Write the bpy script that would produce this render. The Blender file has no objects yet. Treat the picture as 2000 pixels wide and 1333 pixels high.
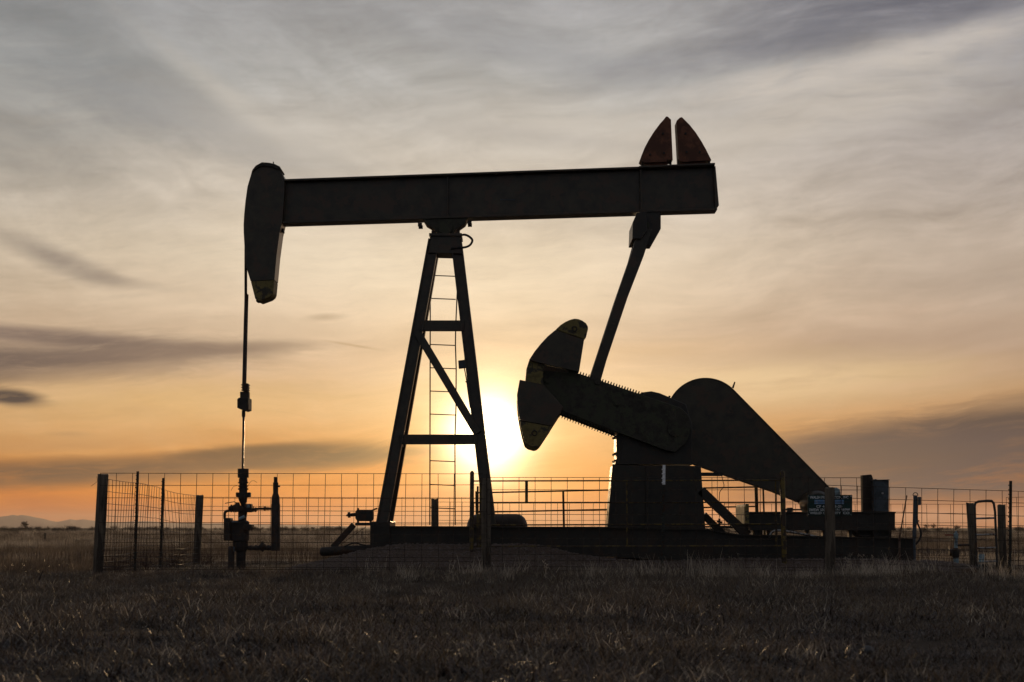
import bpy, bmesh, math, random
import numpy as np
from mathutils import Vector, Matrix, noise as mnoise

random.seed(7)
rng = np.random.default_rng(7)
sc = bpy.context.scene
COL = sc.collection

# ---------------------------------------------------------------- camera
F = 3300.0                       # focal length in pixels of a 2000 px wide frame
CAM_Z = 0.61
PITCH = math.atan(365.0 / F)
cam_data = bpy.data.cameras.new('camera')
cam = bpy.data.objects.new('camera', cam_data)
COL.objects.link(cam)
cam.location = (0, 0, CAM_Z)
cam.rotation_euler = (math.radians(90) + PITCH, 0, 0)
cam_data.sensor_width = 36.0
cam_data.lens = 36.0 * F / 2000.0
cam_data.clip_start = 0.1
cam_data.clip_end = 40000
cam_data.dof.use_dof = True
cam_data.dof.focus_distance = 24.5
cam_data.dof.aperture_fstop = 5.6
sc.camera = cam

SP, CP = math.sin(PITCH), math.cos(PITCH)
def ray(px, py):
    u = (px - 1000.0) / F
    v = (666.5 - py) / F
    return Vector((u, CP - v * SP, SP + v * CP))
def P(px, py, D):
    """world point on the vertical plane y = D that this sight line meets"""
    d = ray(px, py)
    t = D / d.y
    return Vector((d.x * t, D, CAM_Z + d.z * t))
def M(px, D):                    # metres for a length in pixels at depth D
    return px * D / F
def azel(px, py):
    d = ray(px, py).normalized()
    return math.atan2(d.x, d.y), math.asin(d.z)

# ---------------------------------------------------------------- colour management, sampling
sc.view_settings.view_transform = 'Standard'
sc.view_settings.look = 'None'
sc.view_settings.gamma = 1.0
sc.view_settings.exposure = 0.0
sc.view_settings.use_curve_mapping = False
sc.render.engine = 'CYCLES'
sc.cycles.use_denoising = True
sc.cycles.use_adaptive_sampling = True
sc.cycles.adaptive_threshold = 0.01
sc.cycles.adaptive_min_samples = 20
sc.cycles.max_bounces = 6
sc.cycles.transparent_max_bounces = 8
sc.cycles.volume_bounces = 0
sc.cycles.sample_clamp_indirect = 4.0
sc.render.film_transparent = False

def lin(r, g, b, k=1.0):
    def f(c):
        c = c / 255.0
        return c / 12.92 if c <= 0.04045 else ((c + 0.055) / 1.055) ** 2.4
    return (f(r) * k, f(g) * k, f(b) * k)

# ---------------------------------------------------------------- sun
SUN_PX = (952, 850)
sun_dir = ray(*SUN_PX).normalized()
SUN_AZ = math.atan2(sun_dir.x, sun_dir.y)
SUN_EL = math.asin(sun_dir.z)
sun_data = bpy.data.lights.new('sun', 'SUN')
sun_data.energy = 1.1
sun_data.angle = math.radians(3.0)
sun_data.color = (1.0, 0.66, 0.34)
sun = bpy.data.objects.new('sun', sun_data)
COL.objects.link(sun)
sun.location = (0, 60, 30)
sun.rotation_euler = (-sun_dir).to_track_quat('-Z', 'Y').to_euler()

# ---------------------------------------------------------------- sky (world)
world = bpy.data.worlds.new('World')
sc.world = world
world.use_nodes = True
WT = world.node_tree
for n in list(WT.nodes):
    WT.nodes.remove(n)

class E:
    """tiny expression builder over Math nodes"""
    tree = WT
    def __init__(self, s): self.s = s
    @staticmethod
    def op(o, a, b=None, c=None, clamp=False):
        n = E.tree.nodes.new('ShaderNodeMath')
        n.operation = o
        n.use_clamp = clamp
        for i, v in enumerate((a, b, c)):
            if v is None: continue
            if isinstance(v, E): E.tree.links.new(v.s, n.inputs[i])
            else: n.inputs[i].default_value = float(v)
        return E(n.outputs[0])
    def __add__(s, o): return E.op('ADD', s, o)
    __radd__ = __add__
    def __sub__(s, o): return E.op('SUBTRACT', s, o)
    def __rsub__(s, o): return E.op('SUBTRACT', o, s)
    def __mul__(s, o): return E.op('MULTIPLY', s, o)
    __rmul__ = __mul__
    def __truediv__(s, o): return E.op('DIVIDE', s, o)
def esmooth(x, a, b):            # smoothstep from a to b (a may exceed b)
    n = E.tree.nodes.new('ShaderNodeMapRange')
    n.interpolation_type = 'SMOOTHSTEP'
    lo, hi, t0, t1 = (a, b, 0.0, 1.0) if a < b else (b, a, 1.0, 0.0)
    n.inputs['From Min'].default_value = lo
    n.inputs['From Max'].default_value = hi
    n.inputs['To Min'].default_value = t0
    n.inputs['To Max'].default_value = t1
    E.tree.links.new(x.s, n.inputs['Value'])
    return E(n.outputs['Result'])
def eexp(x): return E.op('POWER', math.e, x)
def emix(fac, a, b, blend='MIX'):
    n = E.tree.nodes.new('ShaderNodeMix')
    n.data_type = 'RGBA'
    n.blend_type = blend
    n.clamp_factor = True
    for i, v in ((0, fac), (6, a), (7, b)):
        if isinstance(v, E): E.tree.links.new(v.s, n.inputs[i])
        elif isinstance(v, tuple): n.inputs[i].default_value = (*v, 1)
        else: n.inputs[i].default_value = v
    return E(n.outputs[2])
def enoise(vec, scale, detail=4, rough=0.55, distort=0.0, seed=0.0):
    n = E.tree.nodes.new('ShaderNodeTexNoise')
    n.noise_dimensions = '3D'
    n.inputs['Scale'].default_value = scale
    n.inputs['Detail'].default_value = detail
    n.inputs['Roughness'].default_value = rough
    n.inputs['Distortion'].default_value = distort
    E.tree.links.new(vec.s, n.inputs['Vector'])
    return E(n.outputs['Fac'])
def emapping(vec, scale=(1, 1, 1), tilt=0.0, loc=(0, 0, 0)):
    """stretch the noise domain; a positive tilt makes the streaks fall to the right"""
    n = E.tree.nodes.new('ShaderNodeMapping')
    n.vector_type = 'TEXTURE'
    n.inputs['Location'].default_value = loc
    n.inputs['Rotation'].default_value = (0, math.radians(tilt), 0)
    n.inputs['Scale'].default_value = tuple(1.0 / k for k in scale)
    E.tree.links.new(vec.s, n.inputs['Vector'])
    return E(n.outputs[0])

tc = WT.nodes.new('ShaderNodeTexCoord')
DIR = E(tc.outputs['Generated'])
sep = WT.nodes.new('ShaderNodeSeparateXYZ')
WT.links.new(DIR.s, sep.inputs[0])
dx, dy, dz = (E(o) for o in sep.outputs)
az = E.op('ARCTAN2', dx, dy)
el = E.op('ARCSINE', dz)
vd = WT.nodes.new('ShaderNodeVectorMath')
vd.operation = 'DOT_PRODUCT'
WT.links.new(DIR.s, vd.inputs[0])
vd.inputs[1].default_value = sun_dir
gam = E.op('ARCCOSINE', E.op('MINIMUM', E(vd.outputs['Value']), 0.999999))

# cloud noises: streaks are flat (stretched along the horizon), wisps lean
wv = WT.nodes.new('ShaderNodeTexNoise')         # slow warp so that streaks bend and fray
wv.inputs['Scale'].default_value = 7.0
wv.inputs['Detail'].default_value = 3
WT.links.new(DIR.s, wv.inputs['Vector'])
wsub = WT.nodes.new('ShaderNodeVectorMath'); wsub.operation = 'MULTIPLY_ADD'
WT.links.new(wv.outputs['Color'], wsub.inputs[0])
wsub.inputs[1].default_value = (0.10, 0.10, 0.035)
WT.links.new(DIR.s, wsub.inputs[2])
WDIR = E(wsub.outputs[0])
n_streak = enoise(emapping(WDIR, (5, 5, 44), -2, (0.31, 0, 0.13)), 1.0, 6, 0.58)
n_fine = enoise(emapping(WDIR, (15, 15, 130), -3, (0, 0.51, 0.2)), 1.0, 6, 0.68)
n_left = enoise(emapping(WDIR, (7, 7, 24), 24, (0.87, 0.1, 0.4)), 1.0, 6, 0.6)
n_right = enoise(emapping(WDIR, (7, 7, 26), -13, (0.17, 0.6, 0.9)), 1.0, 6, 0.6)
n_puff = enoise(emapping(WDIR, (26, 26, 74), -8, (0.11, 0.2, 0.6)), 1.0, 6, 0.70)
side = esmooth(az, -0.10, 0.12)
n_wisp = n_left + (n_right - n_left) * side
high = esmooth(el, 0.09, 0.20)

# base colour of the lit high cloud by height above the horizon
elw = el + (n_streak - 0.5) * 0.026 + (n_wisp - 0.5) * 0.03
ramp = WT.nodes.new('ShaderNodeValToRGB')
EL_MAX = 1.5708
stops = [  # (elevation rad, srgb)
    (-0.20, (120, 92, 74)),
    (0.000, (176, 98, 58)),
    (0.0094, (202, 107, 44)),
    (0.0215, (224, 132, 44)),
    (0.040, (217, 144, 70)),
    (0.055, (218, 161, 100)),
    (0.076, (216, 174, 126)),
    (0.100, (214, 182, 150)),
    (0.130, (219, 195, 167)),
    (0.161, (217, 199, 175)),
    (0.190, (206, 193, 176)),
    (0.220, (195, 186, 174)),
    (0.265, (180, 178, 174)),
    (0.310, (170, 169, 170)),
    (0.50, (132, 136, 144)),
    (0.90, (104, 110, 121)),
    (1.5708, (96, 103, 116)),
]
def epos(e): return (e + 0.2) / (EL_MAX + 0.2)
cr = ramp.color_ramp
while len(cr.elements) > 1:
    cr.elements.remove(cr.elements[-1])
cr.elements[0].position = 0.0
cr.elements[0].color = (*lin(*stops[0][1]), 1)
for e, c in stops[1:]:
    k = cr.elements.new(epos(e))
    k.color = (*lin(*c), 1)
WT.links.new(((elw + 0.2) / (EL_MAX + 0.2)).s, ramp.inputs[0])
base = E(ramp.outputs[0])

# light falls off away from the sun, as in a real evening sky; opposite it the cloud is a dim blue grey
fall = 0.62 + 0.40 * eexp(-1.0 * (gam / 0.42) * (gam / 0.42))
back = esmooth(gam, 0.45, 1.5)
base = emix(back, base, lin(142, 144, 152))
# right of the sun the cloud is thicker and pinker than left of it
right = esmooth(az, 0.02, 0.30) * (1.0 - back)
base = emix(right * 0.5, base, emix(1.0, base, (0.80, 0.76, 0.86), 'MULTIPLY'))
# texture of the cloud sheet: long fibres low down, leaning mottled wisps higher up
wisp_c = esmooth(n_wisp, 0.34, 0.66) - 0.5
tex = 1.0 + wisp_c * (0.05 + 0.20 * high) + (n_puff - 0.5) * (0.14 + 0.34 * high) + (n_streak - 0.5) * 0.50 + (n_fine - 0.5) * 0.30
sky = emix(1.0, base, fall * tex, 'MULTIPLY')

comb = WT.nodes.new('ShaderNodeCombineXYZ')
WT.links.new(az.s, comb.inputs[0])
WT.links.new(el.s, comb.inputs[1])
comb.inputs[2].default_value = 1.0
wob_fine = (n_streak - 0.5) + (n_fine - 0.5)
wob_wisp = (n_streak - 0.5) + (n_wisp - 0.5)
wob_puff = (n_streak - 0.5) + (n_puff - 0.5)
grain = esmooth(n_fine, 0.25, 0.62) * 0.55 + 0.52
def patch(px, py, ra, rb, rot, strength, col, soft=0.75, wob=0.9, wobn=None):
    """one cloud: an uneven soft-edged ellipse at a place in the sky"""
    global sky
    a0, e0 = azel(px, py)
    c, sn = math.cos(math.radians(rot)), math.sin(math.radians(rot))
    ka, kb = F / ra, F / rb
    def dot(v):
        n = WT.nodes.new('ShaderNodeVectorMath')
        n.operation = 'DOT_PRODUCT'
        WT.links.new(comb.outputs[0], n.inputs[0])
        n.inputs[1].default_value = v
        return E(n.outputs['Value'])
    A = dot((c * ka, sn * ka, -(a0 * c + e0 * sn) * ka))
    B = dot((-sn * kb, c * kb, -(e0 * c - a0 * sn) * kb))
    ln = E.op('SQRT', E.op('MULTIPLY_ADD', A, A, B * B))
    d = E.op('MULTIPLY_ADD', wobn or wob_fine, wob, ln)
    m = esmooth(d, 1.0 + soft * 0.5, 1.0 - soft)
    m.s.node.inputs['To Min'].default_value *= strength
    m.s.node.inputs['To Max'].default_value *= strength
    sky = emix(m * grain, sky, lin(*col))

G = (104, 88, 86)
# high pale veils and grey-blue gaps
patch(90, 150, 330, 190, 0, 0.50, (120, 125, 128), 1.0, 0.9, wob_wisp)
patch(420, 250, 340, 60, -16, 0.42, (142, 144, 148), 0.9, 1.1, wob_wisp)
patch(1100, 110, 330, 50, -10, 0.42, (140, 142, 148), 0.9, 1.1, wob_wisp)
patch(1380, 100, 300, 50, 14, 0.32, (128, 129, 137), 0.7, 0.9, wob_wisp)
patch(1900, -50, 480, 90, 9, 0.80, (94, 95, 106), 0.5, 0.8, wob_wisp)
patch(1540, 75, 200, 36, 14, 0.42, (116, 117, 126), 0.6, 0.9, wob_wisp)
patch(1730, 118, 400, 30, 11, 0.55, (212, 202, 192), 0.9, 1.3, wob_puff)
patch(1450, 165, 170, 26, 8, 0.50, (208, 199, 189), 0.7, 1.0, wob_puff)
patch(450, 190, 210, 24, -34, 0.42, (206, 198, 186), 1.0, 1.3, wob_wisp)
patch(640, 290, 300, 60, -12, 0.34, (210, 201, 188), 0.95, 1.0, wob_wisp)
patch(1640, 200, 420, 80, 11, 0.50, (212, 201, 187), 0.95, 0.9, wob_puff)
patch(1130, 250, 320, 50, -4, 0.34, (206, 197, 185), 0.95, 1.0, wob_wisp)
patch(1060, 270, 240, 22, -6, 0.34, (160, 154, 150), 0.95, 1.0, wob_wisp)
# bright cream belt
patch(760, 520, 480, 90, -5, 0.42, (243, 226, 198), 0.95, 0.9, wob_wisp)
patch(1500, 745, 380, 55, 2, 0.62, (236, 206, 158), 0.95, 0.8)
patch(300, 790, 330, 50, 1, 0.40, (230, 188, 124), 0.95, 0.8)
# dark streaks, left
patch(110, 505, 125, 24, -20, 0.72, (122, 111, 105), 1.0, 1.2)
patch(210, 545, 110, 11, -8, 0.50, (146, 132, 120), 0.9, 1.1)
patch(60, 655, 340, 18, -3, 0.80, G, 0.7, 1.0)
patch(40, 704, 440, 46, 4, 0.88, (92, 79, 77), 0.75, 1.2)
patch(340, 688, 320, 15, 4, 0.75, (120, 101, 92), 0.7, 1.0)
patch(22, 776, 72, 18, -4, 1.0, (66, 58, 60), 0.6, 0.7)
patch(635, 620, 42, 8, 3, 0.60, (160, 138, 114), 0.9, 0.8)
patch(540, 645, 480, 30, -2, 0.34, (172, 147, 122), 0.95, 0.9)
patch(690, 675, 60, 2.6, -9, 0.6, (170, 140, 108), 0.8, 0.4)
patch(135, 848, 40, 6, 0, 0.5, (176, 134, 92), 0.9, 0.8)
# low banks, left
patch(560, 893, 270, 28, 3, 1.0, (78, 58, 46), 0.6, 0.8)
patch(480, 882, 150, 12, 5, 0.8, (70, 54, 46), 0.7, 0.8)
patch(160, 922, 540, 32, 3, 0.95, (100, 74, 58), 0.65, 0.8)
patch(120, 870, 380, 22, 3, 0.50, (182, 134, 88), 0.9, 0.8)
# right
patch(1790, 655, 460, 38, 5, 0.52, (172, 146, 124), 0.95, 0.8)
patch(1260, 690, 300, 26, 3, 0.40, (206, 168, 122), 0.95, 0.8)
patch(1940, 520, 260, 75, 0, 0.40, (172, 154, 138), 0.95, 0.9)
patch(1890, 850, 480, 62, 6, 1.0, (84, 70, 67), 0.6, 0.8)
patch(1850, 915, 540, 88, 1, 1.0, (86, 74, 76), 0.6, 0.6)
patch(1680, 895, 230, 50, 2, 0.85, (92, 78, 74), 0.7, 0.7)
patch(1260, 870, 240, 30, 2, 0.34, (216, 158, 96), 0.95, 0.8)
patch(1760, 1003, 420, 20, 0, 0.60, (196, 136, 106), 0.9, 0.5)

# glow of the sun through thin cloud
def addcol(fac, col):
    global sky
    sky = emix(fac, sky, emix(1.0, sky, col, 'ADD'))
gx = (az - SUN_AZ)
gy = (el - SUN_EL)
core = eexp(-1.0 * (gam / 0.020) * (gam / 0.020))
mid = eexp(-1.0 * gam / 0.037)
wide = eexp(-1.0 * gam / 0.10)
thin = 0.60 + n_streak * 0.80
addcol(E.op('MINIMUM', core * thin * 1.2, 1.0), (3.0, 2.6, 1.8))
addcol(E.op('MINIMUM', mid * thin, 1.0), (1.0, 0.74, 0.32))
addcol(E.op('MINIMUM', wide * thin, 1.0), (0.17, 0.12, 0.06))

nish = WT.nodes.new('ShaderNodeTexSky')
nish.sky_type = 'NISHITA'
nish.sun_disc = False
nish.sun_elevation = SUN_EL
nish.sun_rotation = SUN_AZ
nish.altitude = 1500
nish.air_density = 1.0
nish.dust_density = 2.0
clear = emix(1.0, E(nish.outputs[0]), (0.05, 0.05, 0.05), 'MULTIPLY')
sky = emix(0.955, clear, sky)       # thin cloud over the clear evening sky

bg = WT.nodes.new('ShaderNodeBackground')
bg.inputs['Strength'].default_value = 1.0
WT.links.new(sky.s, bg.inputs['Color'])
wo = WT.nodes.new('ShaderNodeOutputWorld')
WT.links.new(bg.outputs[0], wo.inputs['Surface'])
world.cycles.sampling_method = 'MANUAL'
world.cycles.sample_map_resolution = 256

# ================================================================ materials
def mat(name, col, rough=0.7, metal=0.0, var=0.35, scale=6.0, bump=0.15, col2=None, cover=0.0,
        cover_scale=3.0, spec=0.4, trans=0.0, stretch=(1, 1, 1)):
    """procedural surface: base colour with mottling, an optional second colour (rust, dirt, chipped paint) and fine relief"""
    m = bpy.data.materials.new(name)
    m.use_nodes = True
    t = m.node_tree
    N, L = t.nodes, t.links
    N.clear()
    out = N.new('ShaderNodeOutputMaterial')
    b = N.new('ShaderNodeBsdfPrincipled')
    b.inputs['Roughness'].default_value = rough
    b.inputs['Metallic'].default_value = metal
    b.inputs['Specular IOR Level'].default_value = spec
    co = N.new('ShaderNodeTexCoord')
    mp = N.new('ShaderNodeMapping')
    mp.inputs['Scale'].default_value = stretch
    L.new(co.outputs['Object'], mp.inputs[0])
    nz = N.new('ShaderNodeTexNoise')
    nz.inputs['Scale'].default_value = scale
    nz.inputs['Detail'].default_value = 5
    nz.inputs['Roughness'].default_value = 0.65
    L.new(mp.outputs[0], nz.inputs['Vector'])
    rp = N.new('ShaderNodeMapRange')
    rp.inputs['From Min'].default_value = 0.3
    rp.inputs['From Max'].default_value = 0.7
    rp.inputs['To Min'].default_value = 1 - var
    rp.inputs['To Max'].default_value = 1 + var
    L.new(nz.outputs['Fac'], rp.inputs['Value'])
    mx = N.new('ShaderNodeMix')
    mx.data_type = 'RGBA'
    mx.blend_type = 'MULTIPLY'
    mx.inputs[0].default_value = 1
    mx.inputs[6].default_value = (*col, 1)
    L.new(rp.outputs[0], mx.inputs[7])
    colour = mx.outputs[2]
    if col2:
        n2 = N.new('ShaderNodeTexNoise')
        n2.inputs['Scale'].default_value = cover_scale
        n2.inputs['Detail'].default_value = 6
        n2.inputs['Roughness'].default_value = 0.7
        L.new(mp.outputs[0], n2.inputs['Vector'])
        r2 = N.new('ShaderNodeMapRange')
        r2.interpolation_type = 'SMOOTHSTEP'
        r2.inputs['From Min'].default_value = 0.62 - cover * 0.3
        r2.inputs['From Max'].default_value = 0.70 - cover * 0.3
        L.new(n2.outputs['Fac'], r2.inputs['Value'])
        m2 = N.new('ShaderNodeMix')
        m2.data_type = 'RGBA'
        L.new(r2.outputs[0], m2.inputs[0])
        L.new(colour, m2.inputs[6])
        m2.inputs[7].default_value = (*col2, 1)
        colour = m2.outputs[2]
    if trans:                      # every clump of grass has its own tone
        oi = N.new('ShaderNodeObjectInfo')
        rr = N.new('ShaderNodeMapRange')
        rr.inputs['To Min'].default_value = 0.35
        rr.inputs['To Max'].default_value = 1.75
        L.new(oi.outputs['Random'], rr.inputs['Value'])
        m3 = N.new('ShaderNodeMix')
        m3.data_type = 'RGBA'
        m3.blend_type = 'MULTIPLY'
        m3.inputs[0].default_value = 1
        L.new(colour, m3.inputs[6])
        L.new(rr.outputs[0], m3.inputs[7])
        colour = m3.outputs[2]
    L.new(colour, b.inputs['Base Color'])
    if bump:
        bp = N.new('ShaderNodeBump')
        bp.inputs['Strength'].default_value = bump
        bp.inputs['Distance'].default_value = 0.01
        n3 = N.new('ShaderNodeTexNoise')
        n3.inputs['Scale'].default_value = scale * 6
        n3.inputs['Detail'].default_value = 4
        L.new(mp.outputs[0], n3.inputs['Vector'])
        L.new(n3.outputs['Fac'], bp.inputs['Height'])
        L.new(bp.outputs[0], b.inputs['Normal'])
    surf = b.outputs[0]
    if trans:
        tr = N.new('ShaderNodeBsdfTranslucent')
        L.new(colour, tr.inputs['Color'])
        ms = N.new('ShaderNodeMixShader')
        ms.inputs[0].default_value = trans
        L.new(surf, ms.inputs[1])
        L.new(tr.outputs[0], ms.inputs[2])
        surf = ms.outputs[0]
    L.new(surf, out.inputs['Surface'])
    return m

MT = {
    'unit':   mat('dark_green_paint', (0.040, 0.032, 0.018), 0.36, 0, 0.5, 5, 0.05, (0.060, 0.035, 0.019), 0.4, 4, 0.45),
    'base':   mat('darker_steel', (0.021, 0.018, 0.013), 0.40, 0, 0.5, 5, 0.05, (0.032, 0.020, 0.012), 0.4, 4, 0.4),  # darker steel tone for skid, stand, reducer and equaliser
    'grease': mat('greasy_steel', (0.04, 0.036, 0.026), 0.5, 0.2, 0.5, 9, 0.3, (0.052, 0.054, 0.032), 0.5, 7, 0.3),
    'rust':   mat('rusty_red_paint', (0.165, 0.062, 0.032), 0.6, 0, 0.45, 6, 0.1, (0.10, 0.040, 0.022), 0.5, 5, 0.3),
    'yellow': mat('worn_yellow_paint', (0.20, 0.155, 0.050), 0.6, 0, 0.5, 7, 0.15, (0.050, 0.042, 0.029), 0.42, 7, 0.3),
    'rail':   mat('yellow_pipe_paint', (0.13, 0.088, 0.014), 0.55, 0, 0.3, 10, 0.1, (0.04, 0.024, 0.012), 0.6, 9, 0.35),
    'black':  mat('black_steel', (0.036, 0.031, 0.027), 0.6, 0.1, 0.4, 8, 0.2, (0.06, 0.034, 0.021), 0.4, 6, 0.3),
    'rod':    mat('polished_steel', (0.035, 0.033, 0.030), 0.28, 0.6, 0.15, 8, 0.0),
    'wire':   mat('galvanised_wire', (0.075, 0.060, 0.050), 0.55, 0.5, 0.35, 30, 0.0, (0.045, 0.026, 0.016), 0.5, 12, 0.3),
    'wood':   mat('weathered_wood', (0.15, 0.122, 0.09), 0.9, 0, 0.45, 14, 0.5, (0.065, 0.052, 0.04), 0.5, 9, 0.15, 0, (1, 1, 0.12)),
    'tpost':  mat('t_post_paint', (0.034, 0.036, 0.031), 0.7, 0, 0.4, 12, 0.1, (0.05, 0.028, 0.017), 0.4, 9, 0.25),
    'white':  mat('white_post_paint', (0.85, 0.85, 0.85), 0.6, 0, 0.15, 14, 0.05, (0.5, 0.48, 0.45), 0.15, 12, 0.3),
    'grey':   mat('grey_enamel', (0.060, 0.074, 0.088), 0.5, 0, 0.2, 8, 0.05, (0.04, 0.047, 0.053), 0.4, 7, 0.35),
    'paleblue': mat('pale_blue_paint', (0.24, 0.33, 0.36), 0.6, 0, 0.25, 10, 0.1, (0.14, 0.16, 0.16), 0.4, 8, 0.3),
    'brown':  mat('brown_timber', (0.055, 0.040, 0.032), 0.85, 0, 0.4, 12, 0.4, (0.030, 0.022, 0.018), 0.5, 8, 0.15, 0, (1, 1, 0.15)),
    'sign':   mat('sign_green', (0.014, 0.05, 0.042), 0.5, 0, 0.2, 8, 0.0, (0.022, 0.034, 0.031), 0.3, 9, 0.3),
    'letter': mat('sign_lettering', (0.88, 0.90, 0.90), 0.6, 0, 0.1, 20, 0.0, (0.35, 0.38, 0.38), 0.12, 30, 0.3),
    'sticker': mat('blue_sticker', (0.17, 0.34, 0.60), 0.5, 0, 0.2, 20, 0.0, (0.34, 0.45, 0.60), 0.4, 26, 0.3),
    'bare':   mat('bare_steel_and_lit_rung', (0.30, 0.29, 0.28), 0.35, 0.8, 0.3, 14, 0.1, (0.10, 0.06, 0.04), 0.35, 10, 0.5),
    'drum':   mat('rusty_drum_steel', (0.040, 0.028, 0.020), 0.5, 0.3, 0.4, 6, 0.15, (0.060, 0.026, 0.012), 0.5, 4, 0.35),
    'rustpipe': mat('pale_rusty_pipe', (0.16, 0.105, 0.075), 0.7, 0.1, 0.4, 9, 0.2, (0.07, 0.035, 0.02), 0.5, 6, 0.3),
    'redpaint': mat('red_valve_paint', (0.16, 0.022, 0.016), 0.55, 0, 0.3, 12, 0.1),
    'rubber': mat('black_rubber', (0.012, 0.012, 0.012), 0.6, 0, 0.3, 12, 0.1),
    'bark':   mat('dark_bark', (0.040, 0.032, 0.026), 0.9, 0, 0.3, 5, 0.2),
    'stone':  mat('grey_stone', (0.1, 0.1, 0.1), 0.85, 0, 0.3, 20, 0.4),
    'straw':  mat('dry_straw', (0.150, 0.108, 0.068), 0.45, 0, 0.5, 3, 0.0, (0.045, 0.034, 0.025), 0.5, 2.0, 0.5, 0.35),
    'straw2': mat('pale_straw', (0.48, 0.40, 0.30), 0.45, 0, 0.3, 3, 0.0, None, 0, 2, 0.45, 0.4),
    'leaf':   mat('dead_leaf', (0.090, 0.061, 0.046), 0.4, 0, 0.6, 4, 0.0, (0.035, 0.024, 0.020), 0.5, 3, 0.5, 0.2),
    'field': mat('field_straw', (0.20, 0.152, 0.105), 0.6, 0, 0.4, 3, 0.0, (0.10, 0.072, 0.05), 0.4, 2.0, 0.3, 0.45),
    'tube':   mat('dark_gate_tube', (0.05, 0.047, 0.044), 0.45, 0.4, 0.3, 14, 0.1, (0.06, 0.035, 0.022), 0.35, 10, 0.4),
    'twig':   mat('red_brown_twig', (0.075, 0.040, 0.028), 0.8, 0, 0.3, 4, 0.0),
    'pebble': mat('gravel_stone', (0.13, 0.10, 0.085), 0.85, 0, 0.5, 6, 0.2),
    'mountain': mat('mountain_slope', (0.060, 0.058, 0.062), 0.95, 0, 0.3, 0.004, 0.0),
}

# ================================================================ mesh helpers
class Ctx:
    """where new part meshes are attached: an Empty at the thing's base"""
    org = Vector((0, 0, 0))
    root = None

def thing(name, label, cat, loc, group=None):
    o = bpy.data.objects.new(name, None)
    o.empty_display_size = 0.2
    COL.objects.link(o)
    o.location = loc
    o['label'] = label
    o['category'] = cat
    if group: o['group'] = group
    Ctx.org = Vector(loc)
    Ctx.root = o
    return o

def link(name, bm, m, parent=None, smooth=False, bevel=0.0, label=None):
    """one mesh object; vertices are given in world space and stored relative to the thing's base"""
    if bevel:
        bmesh.ops.remove_doubles(bm, verts=bm.verts, dist=1e-5)
        es = [e for e in bm.edges if len(e.link_faces) == 2 and e.calc_face_angle(0) > 0.5]
        bmesh.ops.bevel(bm, geom=es, offset=bevel, segments=1, affect='EDGES', clamp_overlap=True)
    bmesh.ops.recalc_face_normals(bm, faces=bm.faces)
    par = parent if parent is not None else Ctx.root
    if par is not None:
        bmesh.ops.translate(bm, verts=bm.verts, vec=-Ctx.org)
    me = bpy.data.meshes.new(name)
    bm.to_mesh(me)
    bm.free()
    me.materials.append(MT[m] if isinstance(m, str) else m)
    if smooth:
        me.shade_smooth()
        me.set_sharp_from_angle(angle=math.radians(35))
    o = bpy.data.objects.new(name, me)
    COL.objects.link(o)
    if par is not None: o.parent = par
    if label: o['label'] = label
    return o

def single(name, bm, m, label, cat, group=None, smooth=False, bevel=0.0, kind=None, loc=None):
    """a thing that is one mesh, its origin at its own base"""
    vs = [v.co for v in bm.verts]
    if loc is None:
        zmin = min(v.z for v in vs)
        loc = Vector((sum(v.x for v in vs) / len(vs), sum(v.y for v in vs) / len(vs), zmin))
    Ctx.root = None
    bmesh.ops.translate(bm, verts=bm.verts, vec=-Vector(loc))
    o = link(name, bm, m, None, smooth, bevel)
    o.location = loc
    if label: o['label'] = label
    if cat: o['category'] = cat
    if group: o['group'] = group
    if kind: o['kind'] = kind
    return o

def prism_bm(pts, D, y0, y1, bm=None):
    """outline given by sight lines at depth D (or its own third number), real thickness from y0 to y1"""
    bm = bm or bmesh.new()
    ws = []
    for p in pts:
        w = P(p[0], p[1], p[2] if len(p) > 2 else D)
        ws.append((w.x, w.z))
    return prism_xz(ws, y0, y1, bm)
def prism_xz(ws, y0, y1, bm=None):
    bm = bm or bmesh.new()
    a = [bm.verts.new((x, y0, z)) for x, z in ws]
    b = [bm.verts.new((x, y1, z)) for x, z in ws]
    fa = bm.faces.new(a)
    fb = bm.faces.new(list(reversed(b)))
    n = len(ws)
    for i in range(n):
        j = (i + 1) % n
        bm.faces.new((a[i], b[i], b[j], a[j]))
    if n > 4:
        bmesh.ops.triangulate(bm, faces=[fa, fb], ngon_method='EAR_CLIP')
    return bm

def frame(d):
    d = d.normalized()
    up = Vector((0, 0, 1)) if abs(d.z) < 0.95 else Vector((1, 0, 0))
    s = d.cross(up).normalized()
    return d, s, s.cross(d).normalized()

def tube_bm(pts, r, seg=10, bm=None, cap=True):
    """round tube along a polyline; r may be one radius or one per point"""
    bm = bm or bmesh.new()
    pts = [Vector(p) for p in pts]
    rs = r if isinstance(r, (list, tuple)) else [r] * len(pts)
    rings = []
    d0 = (pts[1] - pts[0])
    _, s, u = frame(d0)
    for i, p in enumerate(pts):
        if i == 0: d = pts[1] - pts[0]
        elif i == len(pts) - 1: d = pts[-1] - pts[-2]
        else: d = (pts[i + 1] - pts[i]).normalized() + (pts[i] - pts[i - 1]).normalized()
        d.normalize()
        s = (s - d * s.dot(d)).normalized()
        u = s.cross(d).normalized()
        rings.append([bm.verts.new(p + (s * math.cos(2 * math.pi * k / seg) + u * math.sin(2 * math.pi * k / seg)) * rs[i]) for k in range(seg)])
    for a, b in zip(rings, rings[1:]):
        for k in range(seg):
            bm.faces.new((a[k], a[(k + 1) % seg], b[(k + 1) % seg], b[k]))
    if cap:
        bm.faces.new(list(reversed(rings[0])))
        bm.faces.new(rings[-1])
    return bm

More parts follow.
